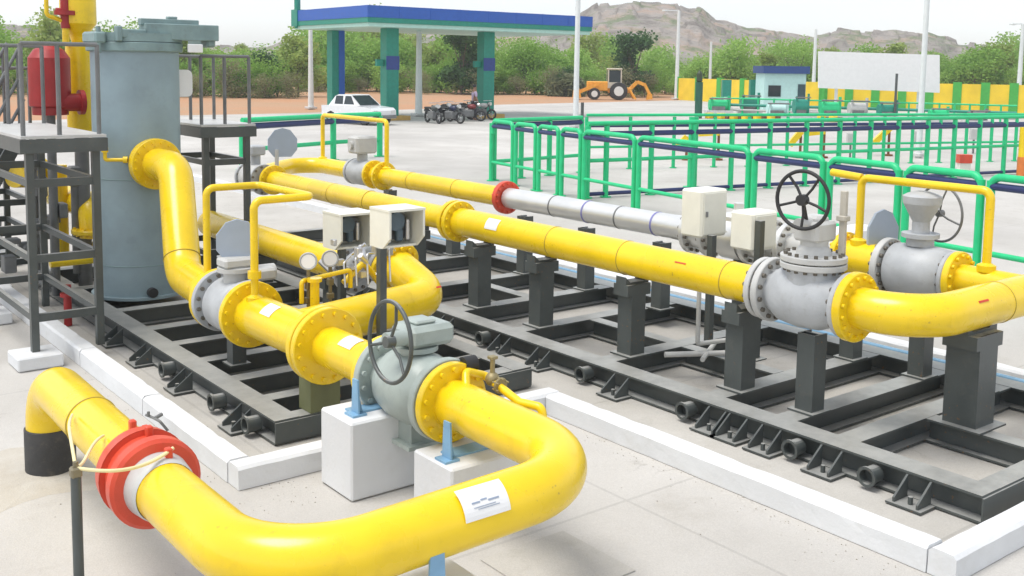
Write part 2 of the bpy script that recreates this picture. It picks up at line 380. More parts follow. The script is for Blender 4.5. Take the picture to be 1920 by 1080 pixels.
# ------------------------------------------------------------------ foreground pipe
PZ, PR = .68, .145
FX, FY, MX = 1.72, 3.73, 3.52
RZ = .615                                        # the riser end sits a little lower
t = thing('gas_pipe', 'thick yellow pipe rising from a black sleeve, with a red joint, curving across the foreground', 'pipe', (FX, 7.1, 0))
p = path([(FX + .03, 7.1, .0), (FX + .03, 7.1, RZ), (FX, 4.98, RZ)], .30, 14)
MB().tube(p, PR, 32).build('riser_pipe', YEL, t)
MB().tube(path([(FX, 4.98, RZ), (FX, FY, RZ + .01), (MX, FY, PZ - .01), (MX, 5.02, PZ)], .48, 18), PR, 32).build('pipe_body', YEL, t)
m = MB(); m.lathe((FX + .03, 7.1, .0), (0, 0, 1), [(0, PR + .012), (.30, PR + .012), (.305, PR + .002)], 32, caps=False); m.build('ground_sleeve', SLV, t)
j = MB(); D = (0, -1, 0); jy = 5.22
j.lathe((FX, jy + .14, RZ), D, [(0, PR + .003), (.02, PR + .012), (.09, PR + .02), (.10, PR + .022)], 36, caps=False)
jb = j.build('insulating_joint', PALEV, t); j = MB()
j.lathe((FX, jy - .24, RZ), D, [(0, PR + .022), (.01, PR + .02), (.09, PR + .012), (.12, PR + .003)], 36, caps=False)
j.build('joint_hub', PALEV, jb)
j = MB(); j.lathe((FX, jy + .05, RZ), D, [(0, PR + .02), (.012, .218), (.10, .228), (.104, .19)], 40, caps=False)
j.lathe((FX, jy - .06, RZ), D, [(0, .19), (.001, .19), (.10, .19), (.101, .222)], 40, caps=False)
j.lathe((FX, jy - .16, RZ), D, [(0, .228), (.06, .228), (.075, .21), (.08, PR + .02)], 40, caps=False)
j.lathe((FX, jy - .055, RZ), D, [(0, .224), (.003, .20), (.10, .20), (.105, .224)], 40, caps=False)
j.build('joint_collar', RED, jb)
for yy, aa in ((jy + .20, .15), (jy + .10, .35), (jy - .08, .1), (jy - .30, .2)):
    q = V(FX + math.sin(aa) * (PR + .03), yy, RZ + math.cos(aa) * (PR + .03 + (.05 if yy == jy - .08 else 0)))
    MB().cbox(q, .035, .04, .06, .006).build('lug', RED, jb)
for yy in (6.1,): MB().torus((FX + .015, yy, RZ), (0, 1, 0), PR, .006).build('weld_seam', SEAM, t)
MB().flange((MX, 5.0, PZ), (0, 1, 0), .245, .055, 14, dark=1).build('flange', [YEL, YEL], t)
s_ = MB().patch((2.72, FY, PZ - .015), (1, 0, 0), (0, -.93, .75), PR + .002, .125, -.55, .50).build('name_plate', WHITE, t)
s_ = s_
ln = MB()
for k, (a, b, x0, x1) in enumerate([(-.02, .03, -.075, -.03), (-.06, -.01, -.025, .01), (.0, .05, .015, .075), (.14, .16, -.07, .05), (.20, .22, -.05, .07)]):
    ln.patch((2.72 + (x0 + x1) / 2, FY, PZ - .015), (1, 0, 0), (0, -.93, .75), PR + .006, (x1 - x0) / 2, a, b, 2, .001)
ln.build('printed_lines', TAGI, s_)
# bonding cable + post
tp = at(142, 880, .80); t = thing('test_post', 'slim dark grey post with a small head standing in front of the black pipe sleeve', 'post', (1.12, 4.9, 0))
pp = aty(142, 885, 4.9); t.location = (pp.x, 4.9, 0); t['_o'] = [pp.x, 4.9, 0]
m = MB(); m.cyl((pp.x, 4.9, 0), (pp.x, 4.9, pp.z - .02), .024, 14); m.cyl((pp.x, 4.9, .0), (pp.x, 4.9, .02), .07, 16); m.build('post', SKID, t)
m = MB(); m.cbox((pp.x, 4.9, pp.z), .05, .05, .05, .008); m.cyl((pp.x, 4.9, pp.z + .02), (pp.x, 4.9, pp.z + .05), .012, 10); m.build('post_head', BOLT, t)
jt = V(FX + .06, jy - .30, RZ + PR + .05)
cp = [V(pp.x, 4.9, pp.z + .02), aty(215, 890, 4.75), aty(270, 883, 4.86), jt]
def bez(c, n=24):
    o = []
    for k in range(n + 1):
        u = k / n; o.append(c[0] * (1 - u) ** 3 + c[1] * 3 * u * (1 - u) ** 2 + c[2] * 3 * u * u * (1 - u) + c[3] * u ** 3)
    return o
m = MB(); m.tube(bez(cp), .009, 8)
m.tube(bez([V(pp.x, 4.9, pp.z + .02), aty(130, 800, 5.1), aty(125, 800, 5.6), V(FX - .12, 6.0, RZ + .1)]), .008, 8)
m.tube(bez([V(pp.x, 4.9, pp.z + .02), aty(165, 870, 5.1), aty(165, 830, 5.3), V(FX - .1, jy + .28, RZ + .12)]), .008, 8)
tag(m.build('bonding_cable', ROPE), 'cream bonding cable looped from the slim post to the red pipe joint', 'cable')

# ------------------------------------------------------------------ concrete pedestals under the near pipes
def pedestal(cx, cy, sx, sy, hh, clamps, label):
    t = thing('concrete_pedestal', label, 'pedestal', (cx, cy, 0), 0, 'white pipe pedestals')
    m = MB(); m.box(cx - sx / 2, cx + sx / 2, cy - sy / 2, cy + sy / 2, 0, hh, .012); m.build('block', PAINTW, t)
    m = MB(); m.box(cx - .15, cx + .15, cy - .06, cy + .06, hh - .001, hh + .012); m.build('base_plate', BLUE, t)
    for (x, y) in clamps:
        m = MB()
        m.prism([(x - .006, y - .045, hh + .012), (x - .006, y + .045, hh + .012), (x - .006, y + .032, hh + .23), (x - .006, y - .032, hh + .23)], (.012, 0, 0))
        m.prism([(x + .006, y - .005, hh + .012), (x + .05, y - .005, hh + .012), (x + .006, y - .005, hh + .18)], (0, .01, 0))
        m.box(x - .05, x + .05, y - .055, y + .055, hh - .0005, hh + .014); m.build('pipe_clamp', BLUE, t)
pedestal(3.34, 5.68, .50, .40, .50, [(3.20, 5.62), (3.52, 5.62)], 'taller white concrete pedestal under the grey-green valve, blue clamp on top')
pedestal(3.52, 4.86, .50, .40, .43, [(3.335, 4.80)], 'white concrete pedestal behind the foreground pipe with a light blue clamp')
t = thing('concrete_pedestal', 'white concrete pedestal under the foreground pipe at the bottom edge with a blue clamp', 'pedestal', (2.46, 3.77, 0), 0, 'white pipe pedestals')
MB().box(2.22, 2.70, 3.60, 3.97, 0, .40, .012).build('block', PAINTW, t)
m = MB(); m.prism([(2.41, 3.60, .40), (2.50, 3.60, .40), (2.49, 3.60, .62), (2.42, 3.60, .62)], (0, .012, 0)); m.box(2.38, 2.53, 3.605, 3.70, .40, .412); m.build('pipe_clamp', BLUE, t)

# ------------------------------------------------------------------ valve parts
def handwheel(parent, c, axis, Rw, mtl, spokes=5, stem=None, r=.014, hub=.03, name='handwheel'):
    c = V(c); d, u, v = frame(axis); m = MB(); m.torus(c, axis, Rw, r, 40, 8)
    m.cyl(c - d * .025, c + d * .03, hub, 14)
    for k in range(spokes):
        a = k * math.tau / spokes + .3; e = c + (u * math.cos(a) + v * math.sin(a)) * Rw
        m.tube([c, (c + e) / 2 - d * .02, e], r * .75, 6)
    if stem is not None: m.cyl(c, stem, r * 1.1, 10)
    return m.build(name, mtl, parent)

# big grey-green ball valve on the near line
t = thing('ball_valve', 'grey-green ball valve with gearbox and tall handwheel above the white pedestal', 'valve', (MX, 5.42, 0))
AX = (0, 1, 0)
m = MB(); m.lathe((MX, 5.12, PZ), AX, [(0, .16), (.06, .17), (.12, .215), (.22, .235), (.38, .235), (.48, .215), (.54, .17), (.62, .16)], 36, True); m.build('valve_body', GREENV, t)
MB().flange((MX, 5.065, PZ), AX, .255, .06, 14, dark=1).build('flange', [GREENV, GREENV], t)
MB().flange((MX, 5.71, PZ), AX, .255, .06, 14, dark=1).build('flange', [GREENV, GREENV], t)
m = MB(); m.cyl((MX, 5.42, PZ + .2), (MX, 5.42, PZ + .26), .10, 20); m.lathe((MX, 5.42, PZ + .24), (0, 0, 1), [(0, .14), (.03, .14)], 24); m.build('stem_neck', GREENV, t)
m = MB(); m.box(MX - .12, MX + .21, 5.28, 5.54, PZ + .275, PZ + .41, .03); m.box(MX - .05, MX + .10, 5.34, 5.50, PZ + .41, PZ + .435, .01)
m.cyl((MX - .26, 5.36, PZ + .345), (MX - .12, 5.36, PZ + .345), .05, 16); m.build('gearbox', GREENV, t)
wc = atx(731, 641, MX - .42)
handwheel(t, wc, (-1, .02, .05), .235, SKID, 3, V(MX - .2, 5.36, PZ + .345), .013, .035)
m = MB(); m.box(MX - .09, MX + .09, 5.33, 5.51, .34, PZ - .2); m.box(MX - .14, MX + .14, 5.28, 5.56, .32, .345); m.build('valve_foot', GREENV, t)
# drain branch beside the yellow flange
t = thing('drain_branch', 'small yellow drain pipe with a brass valve beside the big grey-green valve', 'pipe branch', (MX + .3, 4.9, 0))
MB().tube(path([(MX + .02, 4.90, PZ + .1), (MX + .07, 4.98, PZ + .19), (MX + .235, 5.0, PZ + .13), (MX + .235, 4.66, PZ + .05), (MX + .285, 4.52, PZ + .05), (MX + .285, 4.50, PZ - .03)], .04), .026, 12).build('branch_pipe', YEL, t)
m = MB(); q = V(MX + .235, 4.93, PZ + .125); m.ball(q, .045); m.cyl(q, q + V(0, 0, .13), .016, 10); m.cbox(q + V(0, 0, .135), .05, .05, .02, .004); m.flange(q - V(0, .09, .02), AX, .05, .016, 6, br=.006)
m.build('brass_valve', mat('brass', (.30, .25, .13), .5, metal=.3), t)
m = MB(); m.cyl(V(MX + .09, 5.04, PZ + .21), V(MX + .18, 5.04, PZ + .21), .05, 18); m.build('cap', BLK, t)

# ------------------------------------------------------------------ tee piece of the left skid
BY = 7.62                                       # branch line
t = thing('pipe_tee', 'yellow flanged tee pipe with two white tags feeding a side branch', 'pipe', (MX, 6.9, 0))
MB().tube([(MX, 5.77, PZ), (MX, 6.6, PZ)], PR, 32).build('pipe_body', YEL, t)
MB().flange((MX, 5.775, PZ), AX, .245, .05, 14, dark=1).build('flange', [YEL, YEL], t)
for yy in (6.56, 6.635): MB().flange((MX, yy, PZ), AX, .28, .06, 16, dark=1).build('flange', [YEL, YEL], t)
MB().tube([(MX, 6.66, PZ), (MX - .04, 7.80, PZ)], .17, 32).build('pipe_body', YEL, t)
MB().flange((MX - .04, 7.76, PZ), AX, .27, .06, 16, dark=1).build('flange', [YEL, YEL], t)
B2X = 5.02
MB().tube(path([(MX, BY - .55, PZ), (B2X, BY - .14, PZ), (B2X - .02, 8.12, PZ + .22)], .27, 14), .165, 32).build('branch_pipe', YEL, t)
MB().flange((B2X - .02, 8.04, PZ + .185), (0, .9, .42), .24, .05, 14, dark=1).build('flange', [YEL, YEL], t)
MB().patch((MX - .02, 7.30, PZ), AX, (-.55, 0, .85), .172, .085, -.35, .35).build('tag', WHITE, t)
MB().patch((MX, 6.16, PZ), AX, (-.35, 0, .95), PR + .002, .085, -.45, .40).build('tag', WHITE, t)
MB().patch((B2X - .05, BY - .15, PZ), (1, .3, 0), (0, -.7, .6), .168, .03, -.08, .02).build('red_mark', REDS, t)
m = MB(); m.box(MX - .12, MX + .12, 6.62, 6.80, .19, PZ - .15); m.build('support', mat('olive_steel', (.13, .14, .06), .6), t)
# instruments on the tee
def gauge(c, lab):
    c = V(c); t = thing('pressure_gauge', lab, 'gauge', (c.x, c.y, c.z - .42), 0, 'gauges on the tee')
    d = V(-.45, -.85, .1).normalized()
    m = MB(); m.cyl(c - d * .0, c - d * .05, .066, 24); m.torus(c, d, .065, .008, 28, 6); m.build('case', GREYV, t)
    MB().cyl(c, c + d * .004, .057, 24).build('dial', WHITE, t)
    m = MB(); m.cyl(c - d * .03 - V(0, 0, .42), c - d * .03 - V(0, 0, .06), .016, 10); m.cbox(c - d * .03 - V(0, 0, .2), .05, .05, .06, .006); m.cbox(c - d * .03 - V(0, 0, .32), .06, .04, .05, .006); m.build('stem', BOLT, t)
g1 = aty(578, 490, 7.5); g2 = aty(619, 485, 7.75)
gauge(g1, 'round white pressure gauge, the left and nearer of two on the yellow tee')
gauge(g2, 'round white pressure gauge beside the grey box, right of its twin')
t = thing('impulse_manifold', 'cluster of small yellow impulse pipes and steel fittings on the yellow tee', 'pipework', (g1.x, 7.5, PZ))
m = MB()
m.tube(path([(g1.x - .05, 7.52, PZ + .1), (g1.x - .05, 7.52, g1.z - .16), (g2.x + .12, 7.62, g1.z - .14), (g2.x + .12, 7.62, PZ + .15)], .03), .02, 10)
m.tube(path([(g1.x + .03, 7.45, PZ + .05), (g1.x + .03, 7.45, PZ + .30)], .02), .038, 12)
m.tube(path([(g2.x + .1, 7.7, PZ + .18), (g2.x + .32, 7.75, PZ + .32), (g2.x + .48, 7.8, PZ + .16)], .05), .028, 10)
m.cyl((g1.x + .03, 7.45, PZ + .28), (g1.x + .03, 7.45, PZ + .31), .06, 14); m.build('impulse_pipe', YEL, t)
m = MB(); rr = random.Random(3)
for k in range(16):
    q = V(g2.x + .05 + rr.random() * .55, 7.5 + rr.random() * .4, PZ + .17 + rr.random() * .34)
    if k % 2: m.cyl(q, q + V(rr.uniform(-.1, .1), rr.uniform(-.1, .1), rr.uniform(.03, .14)), rr.uniform(.012, .03), 10)
    else: m.cbox(q, rr.uniform(.03, .09), rr.uniform(.03, .07), rr.uniform(.03, .09), .006)
for k in range(5):
    x = g2.x + .06 + k * .11; m.tube(path([(x, 7.6, PZ + .16), (x + .02, 7.66, PZ + .36 + .03 * k), (x + .12, 7.72, PZ + .40)], .04), .009, 6)
m.build('fitting', CHR, t)
# two instrument boxes on posts
def inst_box(px, py, yd, sx, sy, sz, lab, plen, pxl, group='cream instrument boxes', face=True, mtl=CREAM, zb=.19, ins=True):
    c = aty(px, py, yd); t = thing('instrument_box', lab, 'instrument box', (c.x, c.y, zb), 0, group)
    x0, x1, y0, y1, z0, z1 = c.x - sx / 2, c.x + sx / 2, c.y - sy / 2, c.y + sy / 2, c.z - sz / 2, c.z + sz / 2
    m = MB(); th = .018
    if ins:                                     # open-fronted hood: sides, top, back
        # sloped hood: lower edge of the front is cut back
        for xa in (x0, x1 - th):
            m.prism([(xa, y0, z1), (xa, y1, z1), (xa, y1, z0), (xa, y0 + sy * .35, z0), (xa, y0, z0 + sz * .3)], (th, 0, 0))
        m.box(x0 - .004, x1 + .004, y0 - .004, y1, z1, z1 + th); m.box(x0 + th, x1 - th, y1 - th, y1 - .001, z0 + th, z1); m.box(x0 + th, x1 - th, y0 + sy * .36, y1 - th, z0, z0 + th)
    else:
        m.box(x0, x1, y0, y1, z0, z1, .02)
    m.build('housing', mtl, t)
    if ins:
        m = MB(); m.box(x0 + .05, x1 - .05, y1 - .10, y1 - .02, z0 + .05, z1 - .05, .01); m.build('panel', STEEL, t)
        m = MB(); m.cyl((c.x - .01, y1 - .16, c.z + .05), (c.x - .01, y1 - .10, c.z + .05), .075, 20); m.cbox((c.x + .02, y1 - .14, c.z - .06), .06, .05, .10, .01); m.build('transmitter', mat('transmitter_blue', (.09, .13, .16), .4), t)
        m = MB(); m.cyl((c.x + .1, y1 - .14, c.z - .1), (c.x + .1, y1 - .14, c.z + .06), .022, 10); m.build('conduit', CHR, t); m = MB(); m.cbox((c.x - .09, y1 - .13, c.z - .09), .07, .04, .06, .006); m.build('fitting', CHR, t)
    else:
        m = MB(); m.box(x0 + .03, x1 - .03, y0 - .006, y0 + .002, z0 + .03, z1 - .03, .002); m.build('door', mtl, t)
        m = MB(); m.cbox((x0 + .06, y0 - .012, c.z), .02, .02, .05, .003); m.build('latch', STEEL, t)
    m = MB(); qx = x0 + pxl * sx; m.box(qx - .03, qx + .03, c.y - .03 - (sy * .2 if not ins else 0), c.y + .03 - (sy * .2 if not ins else 0), zb, z0 - .001 if ins else z0 + .12)
    if not ins: m = MB(); m.box(qx - .03, qx + .03, y0 - .075, y0 - .015, zb, z0 + plen)
    m.box(qx - .07, qx + .07, c.y - .09, c.y + .07, zb - .0, zb + .012) if ins else m.box(qx - .07, qx + .07, y0 - .12, y0 + .03, zb, zb + .012)
    m.build('post', SKID, t)
    return t
inst_box(655, 432, 8.35, .36, .34, .32, 'cream open-fronted instrument box on a post, left of two above the yellow tee', 0, .28)
inst_box(745, 427, 7.05, .33, .30, .30, 'cream open-fronted instrument box on a dark post, right of two, behind the black handwheel', 0, .06)

# ------------------------------------------------------------------ second line of the left skid: pipe and meter
t = thing('meter_pipe', 'yellow pipe running back from the grey meter body behind the cream boxes', 'pipe', (B2X, 9.5, 0))
MB().tube([(B2X + .06, 9.0, PZ), (B2X + .06, 12.6, PZ)], .16, 28).build('pipe_body', YEL, t)
m = MB(); m.tube([(B2X - .02, 8.10, PZ + .21), (B2X + .02, 8.5, PZ + .2), (B2X + .07, 9.0, PZ)], .14, 28); m.flange((B2X - .02, 8.095, PZ + .21), (0, .9, .42), .24, .05, 14, dark=1); m.flange((B2X + .07, 8.95, PZ), AX, .24, .05, 14, dark=1)
m.cbox((B2X + .08, 8.65, PZ + .2), .16, .3, .14, .02); m.cyl((B2X + .08, 8.65, PZ + .2), (B2X + .08, 8.65, PZ + .5), .05, 14); m.cbox((B2X + .08, 8.65, PZ + .55), .2, .2, .14, .02)
m.build('meter_body', [GREYV, DBOLT], t)

# ------------------------------------------------------------------ grey valve and the elbow up to the vessel
VX = MX - .03
t = thing('plug_valve', 'grey flanged valve with octagonal plate between the tee and the rising yellow elbow', 'valve', (VX, 8.11, 0))
m = MB(); m.lathe((VX, 7.84, PZ), AX, [(0, .17), (.06, .18), (.12, .23), (.44, .23), (.50, .18), (.56, .17)], 36, True); m.build('valve_body', GREYV, t)
MB().flange((VX, 7.825, PZ), AX, .265, .055, 16, dark=1).build('flange', [GREYV, DBOLT], t)
MB().flange((VX, 8.38, PZ), AX, .265, .055, 16, dark=1).build('flange', [GREYV, DBOLT], t)
m = MB(); m.cyl((VX, 8.12, PZ + .2), (VX, 8.12, PZ + .34), .10, 18); m.lathe((VX, 8.12, PZ + .30), (0, 0, 1), [(0, .15), (.035, .15)], 24); m.box(VX - .13, VX + .15, 8.02, 8.22, PZ + .335, PZ + .42, .02); m.cyl((VX + .12, 8.12, PZ + .26), (VX + .34, 8.12, PZ + .26), .07, 16); m.box(VX + .06, VX + .3, 7.96, 8.10, PZ + .22, PZ + .32, .02)
m.build('gear_operator', PALEV, t)
def octplate(parent, c, wx, hz, nrm=(0, -1, 0), zcut=.30):
    c = V(c); d, u, v = frame(nrm); up = V(0, 0, 1); rt = up.cross(d).normalized()
    pts = [(-.5, -.25), (-.5, .12), (-.27, .42), (0, .5), (.27, .42), (.5, .12), (.5, -.25), (.3, -.5), (-.3, -.5)]
    m = MB(); m.prism([c + rt * (a * wx) + up * (b * hz) for a, b in pts], -d * .03)
    return m.build('indicator_plate', PLATE, parent)
octplate(t, (VX + .02, 8.12, PZ + .56), .34, .34, (-.35, -1, 0))
t = thing('inlet_elbow', 'fat yellow S-shaped pipe from the blue-grey vessel down to the grey valve', 'pipe', (VX, 9.2, 0))
EL = path([(3.85, 11.2, 1.62), (3.85, 10.42, 1.62), (VX + .12, 9.62, .68), (VX, 8.42, .68)], .40, 14)
MB().tube(EL, .17, 32).build('pipe_body', YEL, t)
MB().flange((3.85, 10.93, 1.62), AX, .27, .06, 16, dark=1).build('flange', [YEL, YEL], t)
MB().flange((VX, 8.44, PZ), AX, .265, .05, 16, dark=1).build('flange', [YEL, YEL], t)
k = len(EL) // 2; MB().torus(EL[k], EL[k + 1] - EL[k - 1], .17, .006).build('weld_seam', SEAM, t)
# yellow bypass loop over that valve
def loop(pts, r, lab, stubs=(), bend=.07, cat='bypass pipe'):
    t = thing('bypass_pipe', lab, cat, V(pts[0]), 0, 'thin yellow bypass loops')
    MB().tube(path(pts, bend), r, 14).build('pipe_body', YEL, t)
    for q in (pts[0], pts[-1]): MB().lathe(V(q), (0, 0, 1), [(-.02, r * 2.1), (.03, r * 2.1), (.05, r)], 16).build('collar', YEL, t)
    for q in stubs: MB().lathe(V(q), (0, 0, 1), [(-.03, r * 1.7), (.03, r * 1.7)], 14).build('collar', YEL, t)
    return t
a = aty(385, 353, 8.65)
loop([(VX - .03, 8.65, PZ + .12), (VX - .03, 8.65, a.z), (VX + .46, 8.65, a.z), (VX + .48, 7.68, a.z), (VX - .04, 7.66, a.z), (VX - .04, 7.66, PZ + .14)], .032, 'thin yellow bypass loop over the grey valve beside the vessel elbow', [(VX - .04, 7.66, PZ + .35)])

# ------------------------------------------------------------------ skids
def skid(lab, x0, x1, y0, y1, zt, wf, crosses, mids, gys, sys, posts, gx=-1):
    t = thing('skid_frame', lab, 'steel skid', ((x0 + x1) / 2, (y0 + y1) / 2, 0))
    def ibeam(a, b, ax, wid, name='longitudinal_beam', zt_=zt):
        m = MB(); a, b = V(a), V(b); d = (b - a).normalized(); r = Vector((-d.y, d.x, 0))
        tf = .016
        m.bar(a + V(0, 0, zt_ - tf / 2), b + V(0, 0, zt_ - tf / 2), wid, tf)
        m.bar(a + V(0, 0, (zt_ - tf + .03) / 2 + .001), b + V(0, 0, (zt_ - tf + .03) / 2 + .001), .022 if ax else .05, zt_ - tf - .032)
        m.bar(a + V(0, 0, .022), b + V(0, 0, .022), wid, .016)
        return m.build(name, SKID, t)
    ibeam((x0 + wf / 2, y0, 0), (x0 + wf / 2, y1, 0), 1, wf); ibeam((x1 - wf / 2, y0, 0), (x1 - wf / 2, y1, 0), 1, wf)
    for y in (y0 + .07, y1 - .07): ibeam((x0 + wf + .002, y, 0), (x1 - wf - .002, y, 0), 0, .14, 'end_beam', zt - .002)
    for y, wdt in crosses: ibeam((x0 + wf + .002, y, 0), (x1 - wf - .002, y, 0), 1, wdt, 'cross_beam', zt - .002)
    for x, ya, yb in mids: ibeam((x, ya, 0), (x, yb, 0), 1, .14, 'middle_beam', zt - .004)
    # outer end plate so that the frame reads as a closed box section at its corners
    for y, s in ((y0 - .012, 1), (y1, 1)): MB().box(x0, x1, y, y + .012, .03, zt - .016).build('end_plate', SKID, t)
    for y in gys:
        m = MB()
        for dy in (-.10, .06):
            m.prism([(x0 + .0, y + dy, .028), (x0 - .15, y + dy, .028), (x0 - .15, y + dy, .055), (x0 + .0, y + dy, zt - .02)], (0, .014, 0))
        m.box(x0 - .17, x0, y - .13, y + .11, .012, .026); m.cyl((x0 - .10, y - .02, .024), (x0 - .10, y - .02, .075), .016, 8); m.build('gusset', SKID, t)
    for y in sys:
        m = MB(); m.lathe((x0 + .02, y, zt * .5), (-1, 0, 0), [(0, .058), (.10, .058), (.10, .068), (.115, .068), (.115, .048), (.05, .048)], 22); m.build('lifting_stub', SKID, t)
    for (x, y, zz, wp, cap) in posts:
        m = MB(); m.box(x - wp / 2, x + wp / 2, y - wp / 2, y - wp / 2 + .014, zt + .012, zz); m.box(x - wp / 2, x + wp / 2, y + wp / 2 - .014, y + wp / 2, zt + .012, zz); m.box(x - .01, x + .01, y - wp / 2 + .014, y + wp / 2 - .014, zt + .012, zz)
        m.box(x - wp / 2, x - wp / 2 + .012, y - wp / 2 + .0145, y + wp / 2 - .0145, zt + .012, zz)
        m.box(x - wp * .75, x + wp * .75, y - wp * .75, y + wp * .75, zt, zt + .014)
        if cap:
            m.box(x - cap, x + cap, y - wp / 2 - .003, y + wp / 2 + .003, zz - .10, zz + .0)
            m.prism([(x - cap, y - .06, zz), (x + cap, y - .06, zz), (x + cap, y - .06, zz + .07), (x + cap * .6, y - .06, zz + .02), (x - cap * .6, y - .06, zz + .02), (x - cap, y - .06, zz + .07)], (0, .12, 0))
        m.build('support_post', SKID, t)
    return t
SZ = .19
AXX, AZ = 6.42, 1.04; BX, BZ = 7.92, 1.08; AR, BR = .15, .125
cr_ = [(4.02, .18), (4.54, .18), (5.2, .18), (6.42, .18), (7.66, .18), (8.67, .18), (9.8, .18), (11.2, .18), (12.6, .18)]
posts = [(AXX, y, AZ - AR - .06, .17, .14) for y in (5.2, 6.42, 7.66, 8.67, 9.9, 11.3)] + [(AXX, 4.54, AZ - .26, .15, 0)]
posts += [(BX, y, BZ - BR - .06, .14, 0) for y in (4.02, 4.54, 5.2, 6.42, 7.5, 8.67, 9.78, 11.3, 12.9)]
skid('dark grey steel skid under the two long yellow pipe lines on the right', 5.94, 8.45, 2.96, 14.3, SZ, .21, cr_, [(7.05, 3.03, 3.93), (7.05, 5.3, 6.33), (7.05, 6.5, 7.57), (7.15, 8.76, 9.7)],
     [8.55, 7.62, 7.05, 6.05, 5.02, 4.82, 4.52, 4.02, 3.38, 10.2], [7.9, 6.45, 5.28, 4.28, 3.68, 9.4], posts + [(7.12, 3.69, AZ - .17, .25, .18)])
cr2 = [(7.15, .15), (7.75, .16), (8.4, .15), (9.05, .15), (9.7, .15), (10.6, .16), (11.9, .16)]
skid('dark grey steel skid carrying the blue-grey vessel and the yellow tee', 3.12, 5.45, 6.62, 13.2, SZ, .19, cr2, [(4.25, 7.9, 9.6)],
     [7.12, 8.25, 9.2, 10.0], [7.55, 8.62, 6.92], [(B2X + .06, y, PZ - .16, .14, .12) for y in (9.4, 11.0)] + [(VX, 8.12, PZ - .24, .12, 0)])

# ------------------------------------------------------------------ pipe A (front long line)
def seam(parent, p, d, r): return MB().torus(p, d, r, .005, 40, 6).build('weld_seam', SEAM, parent)
t = thing('gas_pipe', 'long yellow pipe on posts, the nearer of two parallel lines, with a white tag', 'pipe', (AXX, 8, 0))
MB().tube([(AXX, 13.6, AZ + .02), (AXX, 9.12, AZ)], .13, 28).build('pipe_body', YEL, t)
MB().tube([(AXX, 9.12, AZ), (AXX, 4.97, AZ)], AR, 32).build('pipe_body', YEL, t)
for yy in (9.02, 9.11): MB().flange((AXX, yy, AZ), AX, .22, .06, 14, dark=1).build('flange', [YEL, YEL], t)
MB().flange((AXX, 4.965, AZ), AX, .235, .05, 14, dark=1).build('flange', [PALEV, DBOLT], t)
for y in (7.45, 6.48, 5.32): seam(t, (AXX, y, AZ), AX, AR)
for y in (10.9, 11.8): seam(t, (AXX, y, AZ + .01), AX, .13)
MB().patch((AXX, 8.30, AZ), AX, (-.85, 0, .55), AR + .002, .10, -.42, .38).build('tag', WHITE, t)
for px, py in ((1290, 503),): MB().patch((AXX, 5.75, AZ), AX, (-.8, 0, .6), AR + .001, .06, -.09, -.02, 2).build('red_mark', REDS, t)
MB().flange((AXX, 13.55, AZ + .02), AX, .21, .06, 12, dark=1).build('flange', [YEL, YEL], t)
# gate valve
gy = 4.56
t = thing('gate_valve', 'pale grey gate valve with wide bolted bonnet and black handwheel on the nearer line', 'valve', (AXX, gy, 0))
m = MB(); m.lathe((AXX, gy + .36, AZ), (0, -1, 0), [(0, .155), (.06, .165), (.14, .215), (.30, .235), (.46, .225), (.58, .175), (.66, .16)], 36, True)
m.lathe((AXX, gy, AZ), (0, 0, 1), [(0, .2), (.20, .2), (.23, .21)], 30); m.build('valve_body', GREYV, t)
MB().flange((AXX, gy + .325, AZ), AX, .245, .055, 14, dark=1).build('flange', [PALEV, DBOLT], t)
MB().flange((AXX, gy - .33, AZ), AX, .235, .045, 14, dark=1).build('flange', [GREYV, DBOLT], t)
m = MB(); m.flange((AXX, gy, AZ + .225), (0, 0, 1), .24, .045, 18, br=.016, dark=1); m.flange((AXX, gy, AZ + .278), (0, 0, 1), .24, .045, 18, br=.016, dark=1); m.build('bonnet_flange', [PALEV, DBOLT], t)
m = MB(); m.lathe((AXX, gy, AZ + .32), (0, 0, 1), [(0, .13), (.04, .12), (.07, .10), (.12, .10)], 24); m.cbox((AXX, gy, AZ + .50), .24, .22, .15, .02); m.cbox((AXX, gy, AZ + .585), .15, .15, .06, .02); m.cyl((AXX - .2, gy, AZ + .56), (AXX, gy, AZ + .56), .045, 14); m.build('bonnet', PALEV, t)
m = MB(); m.box(AXX + .10, AXX + .135, gy - .18, gy - .13, AZ + .33, AZ + .80, .005); m.cbox((AXX + .115, gy - .155, AZ + .60), .07, .08, .04, .006); m.build('yoke_post', mat('beige_steel', (.46, .43, .36), .5), t)
wc = atx(1505, 375, AXX - .28)
handwheel(t, wc, (-1, -.1, 0), .205, BLK, 5, V(AXX - .1, gy, AZ + .56), .014, .04)
# manifold elbow from A across to B
MY = 3.69
t = thing('manifold_pipe', 'yellow bent pipe joining both lines at the near end of the right skid', 'pipe', (AXX + .5, MY, 0))
MB().tube(path([(AXX, gy - .39, AZ), (AXX, MY, AZ), (10.4, MY, AZ)], .40, 16), AR, 32).build('pipe_body', YEL, t)
MB().flange((AXX, gy - .40, AZ), AX, .25, .065, 16, dark=1).build('flange', [YEL, YEL], t)
seam(t, (7.42, MY, AZ), (1, 0, 0), AR)
MB().patch((7.0, MY, AZ), (1, 0, 0), (0, -.85, .5), AR + .001, .065, -.12, -.02, 3).build('red_mark', REDS, t)
MB().tube([(BX, MY, AZ + .01), (BX, 4.28, BZ - .02)], BR, 28).build('pipe_body', YEL, t)
MB().flange((BX, 4.23, BZ - .02), AX, .22, .055, 14, dark=1).build('flange', [YEL, YEL], t)
